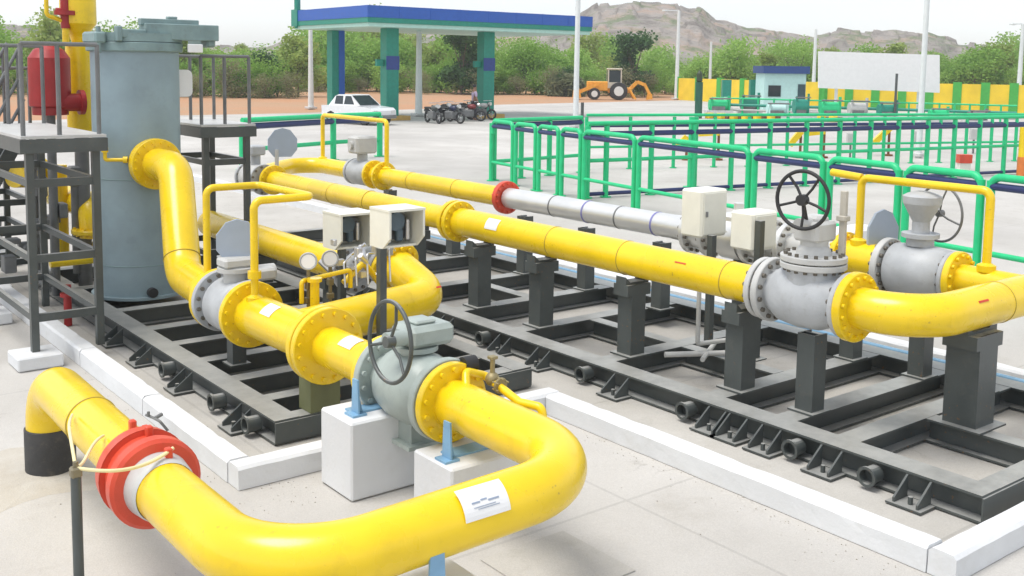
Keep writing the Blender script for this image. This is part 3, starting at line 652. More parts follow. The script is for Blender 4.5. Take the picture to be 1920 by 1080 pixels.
# ------------------------------------------------------------------ pipe B (back line)
t = thing('ball_valve', 'pale grey ball valve with conical head and thin steel handwheel on the far line', 'valve', (BX, 4.6, 0))
m = MB(); m.lathe((BX, 4.29, BZ - .02), AX, [(0, .14), (.03, .15), (.07, .215), (.3, .235), (.52, .215), (.56, .15), (.6, .14)], 36, True); m.build('valve_body', GREYV, t)
MB().flange((BX, 4.29, BZ - .02), AX, .21, .04, 14, dark=1).build('flange', [GREYV, DBOLT], t)
MB().flange((BX, 4.85, BZ - .02), AX, .245, .06, 16, dark=1).build('flange', [PALEV, DBOLT], t)
m = MB(); m.cyl((BX, 4.6, BZ + .2), (BX, 4.6, BZ + .30), .11, 20); m.lathe((BX, 4.6, BZ + .27), (0, 0, 1), [(0, .15), (.035, .15)], 22)
m.lathe((BX, 4.6, BZ + .30), (0, 0, 1), [(0, .07), (.10, .07), (.25, .15), (.31, .155), (.33, .12), (.35, .05)], 26); m.build('gear_head', GREYV, t)
wc = atx(1762, 400, BX + .22)
handwheel(t, wc, (1, -.25, .0), .235, STEEL, 4, V(BX, 4.6, BZ + .5), .011, .03)
q = aty(1657, 436, 4.98)
t2 = t; octplate(t, (q.x, 4.98, q.z), .28, .40, (-.5, -1, 0))
MB().cyl((q.x, 5.0, BZ), (q.x, 5.0, q.z - .15), .02, 10).build('plate_stem', YEL, t)
t = thing('meter_run', 'bare silver meter tube with a red end flange between yellow pipes on the far line', 'meter run', (BX, 8, 0))
MB().tube([(BX, 10.1, BZ), (BX, 6.75, BZ)], BR, 28).build('tube_body', ALU, t)
MB().flange((BX, 10.12, BZ), AX, .205, .075, 14, dark=0).build('end_flange', [RED], t)
for y in (8.62, 7.55): MB().lathe((BX, y, BZ), AX, [(0, BR + .004), (.022, BR + .004)], 28).build('tape_band', BAND, t)
for yy in (7.02, 6.78, 6.28, 6.08, 5.86): MB().flange((BX, yy, BZ), AX, .235, .055, 14, dark=1).build('flange', [ALU, DBOLT], t)
for yy in (9.2, 8.1): MB().lathe((BX, yy, BZ), AX, [(0, BR + .003), (.02, BR + .003)], 28).build('weld_seam', STEEL, t)
m = MB(); m.tube([(BX, 7.35, BZ), (BX, 7.2, BZ), (BX, 6.95, BZ), (BX, 6.8, BZ)], [BR, BR + .01, .185, .19], 28); m.cyl((BX, 6.8, BZ), (BX, 6.1, BZ), .17, 28); m.cyl((BX, 6.62, BZ), (BX, 6.38, BZ), .215, 28); m.cbox((BX, 6.5, BZ + .16), .26, .3, .16, .03); m.cyl((BX, 6.5, BZ + .2), (BX, 6.5, BZ + .34), .05, 14); m.cyl((BX - .2, 6.5, BZ + .02), (BX, 6.5, BZ + .02), .07, 16)
m.build('meter_body', ALU, t)
MB().tube([(BX, 6.13, BZ), (BX, 5.3, BZ)], BR + .01, 28).build('tube_body', PALEV, t)
t = thing('gas_pipe', 'yellow pipe on the far line running back from the red flange', 'pipe', (BX, 12, 0))
MB().tube([(BX, 10.2, BZ), (BX, 13.35, BZ)], BR, 28).build('pipe_body', YEL, t)
for y in (11.2, 12.3): seam(t, (BX, y, BZ), AX, BR)
for yy in (13.32, 13.05): MB().flange((BX, yy, BZ), AX, .21, .05, 12, dark=1).build('flange', [YEL, YEL], t)
t = thing('valve_spool', 'short yellow pipe beside the octagonal plate on the far line', 'pipe', (BX, 5.1, 0))
MB().tube([(BX, 5.32, BZ), (BX, 4.92, BZ)], .15, 28).build('pipe_body', YEL, t)
MB().flange((BX, 5.28, BZ), AX, .22, .05, 14, dark=1).build('flange', [YEL, YEL], t)
# far valve on B and return to A
t = thing('ball_valve', 'small grey ball valve at the far end of the pipe lines, square gearbox on top', 'valve', (BX, 13.8, 0))
m = MB(); m.lathe((BX, 13.38, BZ), AX, [(0, .14), (.1, .19), (.5, .19), (.62, .14)], 28, True); m.build('valve_body', GREYV, t)
m = MB(); m.flange((BX, 13.9, BZ), AX, .2, .05, 12, dark=1); m.build('flange', [GREYV, DBOLT], t)
m = MB(); m.cyl((BX, 13.7, BZ + .15), (BX, 13.7, BZ + .3), .08, 16); m.cbox((BX, 13.7, BZ + .42), .36, .3, .26, .03); m.cyl((BX - .22, 13.7, BZ + .42), (BX, 13.7, BZ + .42), .06, 14); m.build('gearbox', PALEV, t)
t = thing('return_pipe', 'yellow bent pipe closing the far end between the two lines', 'pipe', (7.2, 15.4, 0))
MB().tube(path([(BX, 13.95, BZ), (BX, 15.6, BZ), (AXX + .02, 14.3, BZ - .03), (AXX, 13.62, AZ + .02)], .35, 12), BR, 28).build('pipe_body', YEL, t)
t = thing('plug_valve', 'grey valve with pale blue plate at the far end of the nearer line', 'valve', (AXX - .05, 14.2, 0))
m = MB(); q = at(485, 318, AZ); m.lathe((AXX - .1, 13.72, AZ + .02), AX, [(0, .13), (.08, .2), (.4, .2), (.48, .13)], 26, True); m.build('valve_body', PALEV, t)
for yy in (13.66, 14.15): MB().flange((AXX - .1, yy, AZ + .02), AX, .22, .05, 12, dark=1).build('flange', [GREYV, DBOLT], t)
m = MB(); m.cyl((AXX - .1, 13.95, AZ + .15), (AXX - .1, 13.95, AZ + .4), .07, 14); m.cbox((AXX - .1, 13.95, AZ + .42), .22, .22, .14, .02); m.build('gear_operator', GREYV, t)
q = aty(530, 267, 13.9); octplate(t, (q.x, 13.9, q.z), .42, .42, (-.3, -1, 0))
MB().cyl((q.x - .08, 13.93, AZ + .1), (q.x - .08, 13.93, q.z - .1), .03, 10).build('plate_stem', PALEV, t)
# bypass loops on B
a = atx(1645, 338, BX); b = atx(1868, 356, BX); z0 = (a.z + b.z) / 2
t_ = loop([(BX - .02, 5.16, BZ + .14), (BX - .02, 5.16, z0), (BX - .02, 4.02, z0), (BX - .02, 4.02, BZ + .10)], .034, 'thin yellow bypass loop over the valve with the thin steel handwheel')
MB().cyl((BX - .02, 5.16, z0), (BX - .02, 5.46, z0 + .02), .034, 14).build('stub_end', YEL, t_)
a = atx(567, 212, BX)
loop([(BX, 14.95, BZ + .1), (BX, 14.95, a.z), (BX, 13.0, a.z), (BX, 13.0, BZ + .1)], .034, 'thin yellow bypass loop over the small grey valve at the far end')
# white boxes on posts by the meter run
inst_box(1320, 397, 6.45, .36, .26, .44, 'white instrument box on a dark post over the silver meter tube', .03, .28, 'white instrument boxes on the right skid', mtl=CREAM, ins=False)
inst_box(1413, 430, 5.85, .34, .26, .34, 'white instrument box with post in front, right of the taller white box', .28, .10, 'white instrument boxes on the right skid', mtl=CREAM, ins=False)
q = at(1302, 640, SZ)
t = thing('cable_bracket', 'small white angle frame fixed at the foot of the dark post on the right skid', 'bracket', (7.3, 6.0, SZ))
m = MB(); a = aty(1325, 560, 6.0); m.tube(path([(a.x - .1, 6.0, a.z + .2), (a.x - .1, 6.0, SZ + .12), (a.x + .4, 5.9, SZ + .12), (a.x + .4, 5.9, a.z + .15)], .02), .02, 8); m.tube([(a.x - .35, 6.15, SZ + .03), (a.x + .35, 5.75, SZ + .03)], .025, 8); m.tube([(a.x - .2, 5.85, SZ + .03), (a.x + .3, 6.15, SZ + .03)], .022, 8)
m.build('frame', PALEV, t)
q = at(1590, 520, .3)
t = thing('white_cabinet', 'low white box behind the gate valve bonnet', 'cabinet', (8.9, 6.0, 0))
q = aty(1560, 452, 6.3); m = MB(); m.box(q.x - .05, q.x + .75, 6.2, 6.5, q.z - .14, q.z + .10, .02); m.build('housing', WHITE, t)
m = MB(); m.box(q.x + .02, q.x + .08, 6.3, 6.36, 0, q.z - .14); m.box(q.x + .6, q.x + .66, 6.3, 6.36, 0, q.z - .14); m.build('leg', SKID, t)
MB().cyl((q.x + .1, 6.195, q.z - .02), (q.x + .1, 6.21, q.z - .02), .05, 14).build('dial', STEEL, t)

# ------------------------------------------------------------------ vessel
vx, vy, vr = 3.82, 11.48, .455
t = thing('filter_vessel', 'tall blue-grey cylindrical vessel with a bolted closure on top', 'vessel', (vx, vy, 0))
MB().lathe((vx, vy, SZ - .02), (0, 0, 1), [(0, vr), (2.68, vr)], 64).build('shell', VES, t)
m = MB(); m.lathe((vx, vy, SZ - .03), (0, 0, 1), [(0, vr + .05), (.03, vr + .05)], 64); m.build('base_ring', VES, t)
for z in (.52, 1.45): MB().torus((vx, vy, z), (0, 0, 1), vr, .005, 64, 6).build('weld_seam', VEST, t)
m = MB(); m.lathe((vx, vy, 2.80), (0, 0, 1), [(0, vr + .03), (.01, vr + .04), (.09, vr + .04), (.10, vr + .03)], 48); m.lathe((vx, vy, 2.905), (0, 0, 1), [(0, vr + .035), (.09, vr + .035)], 48); m.build('closure_flange', VEST, t)
q = aty(290, 40, vy); m = MB(); m.box(vx - .02, vx + .78, vy - .42, vy - .20, 2.93, 3.10, .007); m.box(vx + .66, vx + .76, vy - .38, vy + .2, 2.86, 3.08, .02); m.box(vx - .05, vx + .58, vy - .36, vy - .26, 3.08, 3.15, .006); m.cbox((vx + .30, vy - .3, 3.165), .10, .08, .03, .006)
m.build('closure_arm', VEST, t)
m = MB(); m.box(vx + .42, vx + .58, vy - .46, vy - .42, 2.80, 2.89, .006); m.build('nameplate', WHITE, t)
m = MB(); m.box(vx - .52, vx - .40, vy - .34, vy + .1, 2.88, 3.0, .02); m.cyl((vx - .47, vy - .3, 2.78), (vx - .47, vy - .3, 3.05), .025, 10); m.box(vx - .30, vx - .02, vy - .44, vy - .36, 2.94, 3.03, .01); m.cbox((vx - .3, vy - .4, 2.98), .06, .1, .16, .01); m.build('hinge', VEST, t)
m = MB(); q = aty(281, 546, vy - .4); m.cyl((q.x, vy - .3, q.z), (q.x, vy - .52, q.z), .052, 18); m.build('drain_nozzle', BLK, t)
m = MB(); m.cyl((3.85, vy - .3, 1.62), (3.85, 10.99, 1.62), .175, 28); m.flange((3.85, 10.995, 1.62), AX, .27, .06, 16, dark=0); m.build('inlet_nozzle', YEL, t)
q = aty(195, 262, vy - .3)
m = MB(); m.tube(path([(q.x, vy - .32, q.z + .02), (q.x, vy - .32, q.z - .21), (q.x + .2, vy - .42, q.z - .21)], .02), .02, 10); m.cyl((q.x, vy - .32, q.z - .13), (q.x, vy - .32, q.z - .08), .035, 12); m.cyl((q.x + .16, vy - .4, q.z - .21), (q.x + .2, vy - .42, q.z - .21), .035, 12); m.build('level_tapping', YEL, t)
q = aty(338, 156, vy)
t = thing('round_sign', 'blank white rounded plate fixed beside the top of the vessel', 'sign', (q.x, vy, q.z - .2))
m = MB(); W_, H_ = .24, .30; pts = []
for cx_, cz_, a0 in ((W_ / 2 - .06, H_ / 2 - .06, 0), (-W_ / 2 + .06, H_ / 2 - .06, 90), (-W_ / 2 + .06, -H_ / 2 + .06, 180), (W_ / 2 - .06, -H_ / 2 + .06, 270)):
    for k in range(5): a = R_(a0 + k * 22.5); pts.append((q.x + cx_ + .06 * math.cos(a), vy - .05, q.z + cz_ + .06 * math.sin(a)))
m.prism(pts, (0, .04, 0)); m.build('plate', WHITE, t)
MB().bar((q.x - .3, vy, q.z), (q.x + .05, vy, q.z), .03, .03).build('bracket', SKID, t)

# ------------------------------------------------------------------ access platforms
def frame_tower(lab, xs, ys, zt, levels, rail_h, footing=None, wl=.065, posts_x=()):
    t = thing('access_platform', lab, 'platform', (xs[0], ys[0], 0))
    for i, x in enumerate(xs):
        for k, y in enumerate(ys):
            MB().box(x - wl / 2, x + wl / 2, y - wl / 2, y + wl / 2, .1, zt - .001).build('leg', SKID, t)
            if footing and i < footing:
                MB().box(x - .19, x + .19, y - .19, y + .19, 0, .12, .012).build('footing', PAINTW, t)
    for z in levels:
        m = MB()
        for y in ys: m.box(xs[0] + wl / 2, xs[-1] - wl / 2, y - .025, y + .025, z - .035, z + .035)
        for x in xs: m.box(x - .02, x + .02, ys[0] + wl / 2, ys[-1] - wl / 2, z - .03, z + .03)
        m.build('cross_bar', SKID, t)
    m = MB(); m.box(xs[0] - .08, xs[-1] + .08, ys[0] - .08, ys[-1] + .08, zt + .035, zt + .06); m.build('deck', PALEV, t)
    m = MB(); m.box(xs[0] - .09, xs[-1] + .09, ys[0] - .085, ys[0] - .04, zt - .09, zt + .03); m.box(xs[0] - .09, xs[-1] + .09, ys[-1] + .04, ys[-1] + .085, zt - .09, zt + .03); m.box(xs[0] - .085, xs[0] - .04, ys[0] - .039, ys[-1] + .039, zt - .09, zt + .03)
    m.build('edge_beam', SKID, t)
    m = MB()
    for x in posts_x:
        for y in (ys[0], ys[-1]): MB().cyl((x, y, zt + .06), (x, y, zt + rail_h), .02, 10).build('handrail_post', STEEL, t)
    m = MB()
    for y in (ys[0], ys[-1]):
        for hh in (rail_h,): MB().cyl((posts_x[0], y, zt + hh), (posts_x[-1], y, zt + hh), .02, 10).build('handrail', STEEL, t)
    return t
tp_ = frame_tower('dark grey steel access platform with handrails on the left of the vessel', [2.30, 2.86], [9.73, 11.6], 1.98, [.42, .95, 1.62], .86, 1, posts_x=[2.26, 2.56, 2.9])
frame_tower('dark grey steel platform with handrail on the right of the vessel', [4.62, 5.12], [11.55, 12.6], 1.93, [.5, 1.55], .84, 0, posts_x=[4.58, 4.86, 5.16])
frame_tower('dark grey steel frame at the far left behind the access platform', [2.62, 3.08], [13.0, 14.2], 1.70, [.35, .7, 1.05, 1.4], .9, 1, posts_x=[2.6, 2.85, 3.1])
# stair
t = thing('steel_stair', 'steep dark steel stair with slanting handrails at the left edge', 'stair', (2.2, 12.3, 0))
m = MB()
for y in (12.0, 12.6): MB().bar((1.75, y, .05), (2.80, y, 1.98), .04, .14).build('stringer', SKID, t)
m = MB()
for k in range(8):
    u = (k + .5) / 8; MB().box(1.75 + 1.05 * u - .1, 1.75 + 1.05 * u + .1, 12.03, 12.57, 1.93 * u + .05, 1.93 * u + .075).build('tread', STEEL, t)
m = MB()
for y in (11.97, 12.63):
    m = MB()
    for o in (.3, .6, .9): m.cyl((1.75, y, .05 + o), (2.80, y, 1.98 + o), .018, 8)
    for u in (.05, .35, .65, .95): x = 1.75 + 1.05 * u; z = .05 + 1.93 * u; m.cyl((x, y, z), (x, y, z + .9), .015, 8)
    m.build('handrail', STEEL, t)
# red cylinder and yellow vent behind
q0 = aty(95, 215, 12.4)
t = thing('relief_valve', 'tall dark red cylinder standing on the deck behind the grey handrail', 'relief valve', (q0.x, 12.4, q0.z))
z0, z1 = q0.z, aty(95, 85, 12.4).z
m = MB(); m.lathe((q0.x, 12.4, z0), (0, 0, 1), [(0, .19), (.08, .19), (.10, .22), (z1 - z0 - .14, .22), (z1 - z0 - .05, .16), (z1 - z0, .08)], 30); m.build('casing', DRED, t)
m = MB(); m.cyl((q0.x + .05, 12.3, z0 + .14), (q0.x + .32, 12.3, z0 + .14), .10, 20); m.lathe((q0.x + .28, 12.3, z0 + .14), (1, 0, 0), [(0, .14), (.05, .14)], 22); m.build('outlet', DRED, t)
m = MB(); m.cyl((q0.x, 12.4, 0), (q0.x, 12.4, z0), .05, 16); m.build('stand_pipe', STEEL, t)
q1 = aty(150, 160, 12.7)
t = thing('vent_stack', 'tall yellow vent pipe rising above the vessel at the top left', 'vent pipe', (q1.x, 12.7, 0))
MB().cyl((q1.x, 12.7, 0), (q1.x, 12.7, 1.84), .08, 20).build('stand_pipe', STEEL, t)
m = MB(); m.cyl((q1.x, 12.7, 1.84), (q1.x, 12.7, 2.9), .15, 20); m.lathe((q1.x, 12.7, 2.98), (0, 0, 1), [(-.1, .07), (0, .10), (.14, .20), (1.3, .20)], 26); m.build('pipe_body', YEL, t)
q2 = aty(122, 20, 12.6)
m = MB(); m.cyl((q2.x, 12.6, q2.z - .20), (q2.x, 12.6, q2.z + .6), .05, 14); m.lathe((q2.x, 12.6, q2.z - .05), (0, 0, 1), [(0, .12), (.05, .12)], 18); m.cyl((q2.x - .1, 12.6, q2.z + .0), (q2.x + .14, 12.6, q2.z + .0), .03, 10); m.build('relief_head', DRED, t)
m = MB(); m.tube(path([(q2.x - .2, 12.6, q2.z + .6), (q2.x - .2, 12.6, q2.z - .06), (q2.x - .02, 12.6, q2.z - .12)], .05), .024, 10); m.cyl((q2.x, 12.6, q2.z - .4), (q2.x, 12.6, q2.z - .2), .04, 12); m.build('branch_pipe', YEL, t)
# pipework seen through the platform
t = thing('pipe_spool', 'yellow pipes and elbows seen through the legs of the access platform', 'pipework', (2.7, 13, 0))
q = aty(160, 390, 12.6); m = MB(); m.tube(path([(q.x + .1, 12.6, q.z - .35), (q.x + .1, 12.6, q.z), (q.x + .1, 14.4, q.z)], .25, 10), .17, 24); m.flange((q.x + .1, 12.6, q.z - .3), (0, 0, 1), .26, .05, 12)
q = aty(45, 330, 12.9); m.tube([(q.x - .1, 12.9, q.z), (q.x + .25, 13.2, q.z - .05)], .13, 20); m.flange((q.x + .2, 13.15, q.z), (1, .6, 0), .2, .05, 12)
q = aty(115, 340, 13.2); m.cyl((q.x, 13.2, .3), (q.x, 13.2, q.z + .2), .07, 16)
q = aty(130, 490, 11.9); m.tube(path([(q.x - .2, 11.9, q.z), (q.x + .5, 11.9, q.z), (q.x + .5, 13, q.z)], .1), .05, 14); m.build('pipe_body', YEL, t)
m = MB()
for k in range(14):
    rr2 = random.Random(k + 40); q = aty(rr2.uniform(10, 175), rr2.uniform(390, 540), rr2.uniform(12, 13.6))
    if q.z > .15: m.cbox(q, rr2.uniform(.06, .2), rr2.uniform(.06, .25), rr2.uniform(.05, .22), .01)
for px, py in ((75, 350), (60, 300), (140, 330)):
    q = aty(px, py, 12.7); m.cyl((q.x, 12.7, .2), (q.x, 12.7, q.z + .1), .05, 12); m.cbox((q.x, 12.7, q.z), .14, .14, .24, .02)
m.build('valve_body', STEEL, t)
t = thing('pump_skid', 'dark steel base frame with motor behind the left platform legs', 'machine', (2.6, 15.5, 0))
m = MB(); m.box(2.0, 3.3, 14.6, 17.0, .04, .2); m.box(2.1, 3.1, 14.8, 16.5, .2, .26); m.build('base', SKID, t)
m = MB(); m.cyl((2.9, 14.9, .55), (2.9, 15.9, .55), .26, 24); m.box(2.65, 3.15, 15.0, 15.8, .26, .36); m.cyl((2.9, 15.9, .55), (2.9, 16.2, .55), .1, 16); m.box(2.75, 3.05, 15.2, 15.5, .78, .95, .02); m.build('motor', STEEL, t)
q = at(128, 610, .01); t = thing('hydrant_pipe', 'short dark red pipe stub behind the platform legs', 'pipe', (q.x + .02, q.y, 0)); m = MB(); m.cyl(q, q + V(0, 0, .42), .04, 12); m.lathe(q + V(0, 0, .3), (0, 0, 1), [(0, .07), (.04, .07)], 14); m.build('pipe_body', DRED, t)
m = MB(); m.tube(path([(8.62, 2.9, .14), (8.62, 14, .14)], .1), .028, 10); tag(m.build('drain_hose', BLUE), 'thin light blue pipe lying along the back edge of the right skid', 'pipe')
# small pipe fitting on the left kerb
q = at(292, 790, .15); m = MB(); m.tube(path([q + V(-.02, .14, .012), q + V(0, .04, .014), q + V(.01, -.06, .014), q + V(.06, -.07, -.06)], .02), .010, 8); m.tube([q + V(.0, .02, .016), q + V(.06, .04, .03)], .014, 8); m.tube([q + V(-.02, .09, .014), q + V(-.02, .09, .05)], .011, 8)
tag(m.build('drain_fitting', STEEL), 'small grey pipe fitting lying on the left kerb behind the red joint', 'pipe fitting')
# manhole cover at the bottom
q = at(1045, 1060, .0); m = MB(); m.box(q.x - .30, q.x + .30, q.y - .3, q.y + .3, -.003, .006, .002); tag(m.build('cover_slab', PAD), 'square concrete cover slab in the yard below the foreground pipe', 'cover')

# ------------------------------------------------------------------ railings
def railing(lab, pts, hh, dbl, panels=True, pr=.045, navy_z=.12, low=.45, bottom=False, mid=None):
    t = thing('railing', lab, 'railing', pts[0], 0, 'green and navy railings')
    P = [V(p) for p in pts]
    for k, q in enumerate(P):
        d = ((P[k + 1] - q) if k + 1 < len(P) else (q - P[k - 1])); d.z = 0; d.normalize()
        for o in ((-.07, .07) if (dbl and 0 < k < len(P) - 1) else (0,)):
            m = MB(); m.cyl(q + d * o - V(0, 0, .0), q + d * o + V(0, 0, hh - .05), pr, 12); m.cyl(q + d * o, q + d * o + V(0, 0, .02), pr * 2, 12); m.build('post', RGRN, t)
    for a, b in zip(P[:-1], P[1:]):
        d = (b - a).normalized(); o = .07 if dbl else 0
        a1, b1 = a + d * o, b - d * o; U = V(0, 0, 1)
        m = MB()
        if dbl: m.tube(path([a1 + U * (hh - .3), a1 + U * hh, b1 + U * hh, b1 + U * (hh - .3)], .14, 6), pr * .95, 12)
        else: m.cyl(a1 + U * hh, b1 + U * hh, pr * .8, 12)
        m.build('top_rail', RGRN, t)
        MB().cyl(a1 + U * (hh - navy_z), b1 + U * (hh - navy_z), pr * .95, 12).build('navy_rail', NAVY, t)
        MB().cyl(a1 + U * low, b1 + U * low, pr * .7, 10).build('lower_rail', RGRN, t)
        if bottom: MB().cyl(a1 + U * .08, b1 + U * .08, pr * .7, 10).build('bottom_rail', NAVY, t)
        if mid:
            n = int(mid)
            for k in range(1, n + 1): q = a1 + (b1 - a1) * (k / (n + 1)); MB().cyl(q + U * .05, q + U * hh, pr * .55, 8).build('baluster', RGRN, t)
    return t
rp = []
for px, py in ((921, 339), (1007, 354), (1092, 369), (1189, 384)): rp.append(at(px, py))
A0 = rp[0]; dr = (V(12.55, 5.4, 0) - A0)
def online(px, py, z):                          # point of the railing line seen at a photo column
    d = ray(px, py); n_ = Vector((dr.y, -dr.x)); tt = (n_.x * (A0.x - 0) + n_.y * (A0.y - 0)) / (n_.x * d.x + n_.y * d.y)
    q = EYE + d * tt; return Vector((q.x, q.y, 0))
rp = [online(px, 300, 1.4) for px in (921, 964, 1007, 1050, 1092, 1194, 1410, 1551, 1695, 1852, 2000, 2200)]
railing('near green railing with navy rail running along behind the long pipe lines', rp, 1.42, True, pr=.052)
r2 = [at(px, 372 - (px - 1092) * .056) for px in (1100, 1135, 1219, 1297, 1369, 1440, 1508, 1570, 1628, 1680, 1735, 1785, 1832, 1880, 1925, 1970)]
railing('far green railing with navy rails crossing the yard behind the near one', r2, 1.55, False, navy_z=.22, low=.78, bottom=True, pr=.06)
d0 = (rp[1] - rp[0]).normalized(); e = V(1.0, .12, 0)
r3 = [rp[0] + e * x for x in (0.0, 1.0, 2.0, 3.2)]
railing('short green end railing turning the corner beside the open yard', [rp[0] + V(.12, .05, 0)] + r3[1:], 1.42, False, navy_z=.12, low=.45, pr=.065)
q = at(1053, 358); m = None
r5 = [at(px, 318 - (px - 1100) * .02) for px in (1098, 1180, 1262, 1338, 1402, 1474, 1538, 1600, 1655, 1708, 1760, 1809, 1856, 1902, 1950)]
railing('farthest green railing with a navy rail, just behind the second one', r5, 1.45, False, navy_z=.28, low=.6, pr=.05)
t = thing('rail_post', 'thick bright green post rising between the two long railings', 'post', at(1297, 352))
q = at(1297, 352); MB().cyl(q, q + V(0, 0, 1.62), .11, 16).build('shaft', RGRN, t); MB().cyl(q, q + V(0, 0, .03), .2, 16).build('foot', RGRN, t)
# ground-level railing left of the far valve
q0, q1 = at(470, 322), at(640, 300)
r4 = [at(455, 318), at(625, 300), at(712, 293)]
railing('short green railing behind the far end of the pipe lines', r4, 1.25, False, navy_z=.16, low=.5, pr=.085)

# ------------------------------------------------------------------ filling station canopy
CD = 52.5
cA, cB = at(738, 226), at(918, 222)
ux = (cB - cA); ux.z = 0; ux.normalize(); uy = Vector((-ux.y, ux.x, 0))
def CP(a, b, z): return cA + ux * a + uy * b + Vector((0, 0, z))
Lc = (cB - cA).length
t = thing('station_canopy', 'blue and green filling station canopy on three columns in the background', 'canopy', cA)
zb_ = atd(830, 52, (cA - EYE).dot(FWD)).z
zt_ = atd(830, 16, (cA - EYE).dot(FWD)).z
a0, a1, b0, b1 = -2.1, Lc + 5.9, -1.2, 6.8
def cbx(a0, a1, b0, b1, z0, z1): return [CP(a0, b0, z0), CP(a1, b0, z0), CP(a1, b1, z0), CP(a0, b1, z0), CP(a0, b0, z1), CP(a1, b0, z1), CP(a1, b1, z1), CP(a0, b1, z1)]
zm = zb_ + (zt_ - zb_) * .40; zl = zb_ + (zt_ - zb_) * .14
MB().hexa(cbx(a0, a1, b0, b1, zm, zt_)).build('fascia', CBLUE, t)
MB().hexa(cbx(a0 + .02, a1 - .02, b0 + .02, b1 - .02, zl, zm - .004)).build('green_band', CGRN, t)
MB().hexa(cbx(a0 + .1, a1 - .1, b0 + .1, b1 - .1, zb_ - .05, zl - .004)).build('soffit', CPALE, t)
m = MB()
for k in range(1, 8): x = a0 + (a1 - a0) * k / 8; m.hexa(cbx(x - .02, x + .02, b0 - .012, b0 - .002, zm, zt_ + .01))
m.build('fascia_joint', CBLUE, t)
for i, (a, b) in enumerate(((0, .4), (Lc, .4), (0, 6.1), (Lc, 5.0))):
    if i == 3: continue
    MB().hexa(cbx(a - .34, a + .34, b - .3, b + .3, 0, zb_ - .06)).build('column', CGRN, t)
    if i < 2:
        zz = atd(738, 118, (cA - EYE).dot(FWD)).z
        MB().hexa(cbx(a - .36, a + .36, b - .33, b - .305, zz - .33, zz + .33)).build('emblem_panel', NAVY2, t)
        MB().hexa(cbx(a - .75, a - .38, b - .1, b + .1, zz - .16, zz + .16)).build('lamp_box', CGRN, t)
    else: MB().hexa(cbx(a + .05, a + .38, b - .34, b - .302, 0, zb_ - .06)).build('blue_face', CBLUE, t)
    MB().hexa(cbx(a - .55, a + .9, b - .5, b + .5, 0, .22)).build('column_plinth', mat('ochre_kerb', (.5, .33, .1), .8, dirt=.6), t)
q = CP(a0 + .15, b1 - .25, zt_ - .9)
MB().cyl(q, q + V(0, 0, 3.0), .16, 12).build('mast', CGRN, t)
MB().hexa(cbx(a0 - .05, a0 + .6, b1 - .6, b1 + .08, zb_ + .1, zt_ + .05)).build('corner_box', CGRN, t)

# ------------------------------------------------------------------ lamp poles
def pole(px, py, top, r, lab, lamp=False, arm=0):
    b = at(px, py); d = (b - EYE).dot(FWD); z = atd(px, top, d).z
    t = thing('lamp_pole', lab, 'pole', b, 0, 'white poles around the yard')
    m = MB(); m.lathe(b, (0, 0, 1), [(0, r * 1.25), (z * .5, r), (z, r * .8)], 12); m.build('shaft', POLE, t)
    m = MB(); m.cbox(b + V(0, 0, .1), r * 4, r * 4, .12, .02); m.build('base_block', CONC, t)
    if lamp:
        m = MB(); m.bar(b + V(0, 0, z), b + V(0, 0, z) - RGT * arm, .08, .08); m.cbox(b + V(0, 0, z - .02) - RGT * arm, .5, .3, .14, .03); m.build('lamp_head', POLE, t)
pole(1079, 240, -330, .105, 'tall white pole between the canopy end and the corner of the green railing')
pole(1722, 296, -560, .075, 'tall white pole in front of the blank billboard')
pole(785, 218, 30, .16, 'pale pole under the canopy behind the motorcycles')
pole(583, 205, 40, .14, 'thin pale pole left of the canopy columns')
pole(1268, 187, 20, .16, 'white pole at the left end of the yellow wall', True, 1.2)
pole(1330, 183, 78, .13, 'shorter white pole behind the dark green gatepost')
pole(1524, 190, 55, .15, 'pale pole just left of the blank billboard')
pole(1908, 205, 45, .16, 'pale lamp pole at the right edge beyond the yellow wall', True, .8)

# ------------------------------------------------------------------ billboard, kiosk, wall
dB = 60
def DP(px, py, dist, off=0): return atd(px, py, dist) + FWD * off
t = thing('billboard', 'blank white billboard standing on posts in front of the yellow wall', 'billboard', at(1648, 240))
t['_o'] = list(at(1648, 240))
c = [DP(1535, 165, dB), DP(1762, 174, dB), DP(1762, 103, dB), DP(1535, 96, dB)]
MB().prism(c, FWD * .15).build('board', WHITE, t)
for px in (1570, 1725): a = DP(px, 170, dB, .2); MB().cyl((a.x, a.y, 0), a + V(0, 0, .3), .09, 12).build('post', POLE, t)
# wall
w0, w1, w2 = at(1268, 187), at(1540, 204), at(2300, 224)
t = thing('boundary_wall', 'long yellow boundary wall with green piers along the far side', 'wall', w0)
def wall(a, b, hh, nb):
    d = (b - a); L = d.length; d.normalize(); nn = Vector((-d.y, d.x, 0))
    MB().hexa([a, b, b + nn * .2, a + nn * .2] + [p + V(0, 0, hh) for p in (a, b, b + nn * .2, a + nn * .2)]).build('wall_panel', WYEL, t)
    for k in range(nb + 1):
        q = a + (b - a) * (k / nb) - nn * .05
        MB().hexa([q - d * .28, q + d * .28, q + d * .28 + nn * .3, q - d * .28 + nn * .3] + [p + V(0, 0, hh + .12) for p in (q - d * .28, q + d * .28, q + d * .28 + nn * .3, q - d * .28 + nn * .3)]).build('pier', WGRN, t)
wall(w0, w1, 1.9, 6); wall(w1 + (w2 - w1) * .003, w2, 1.95, 14)
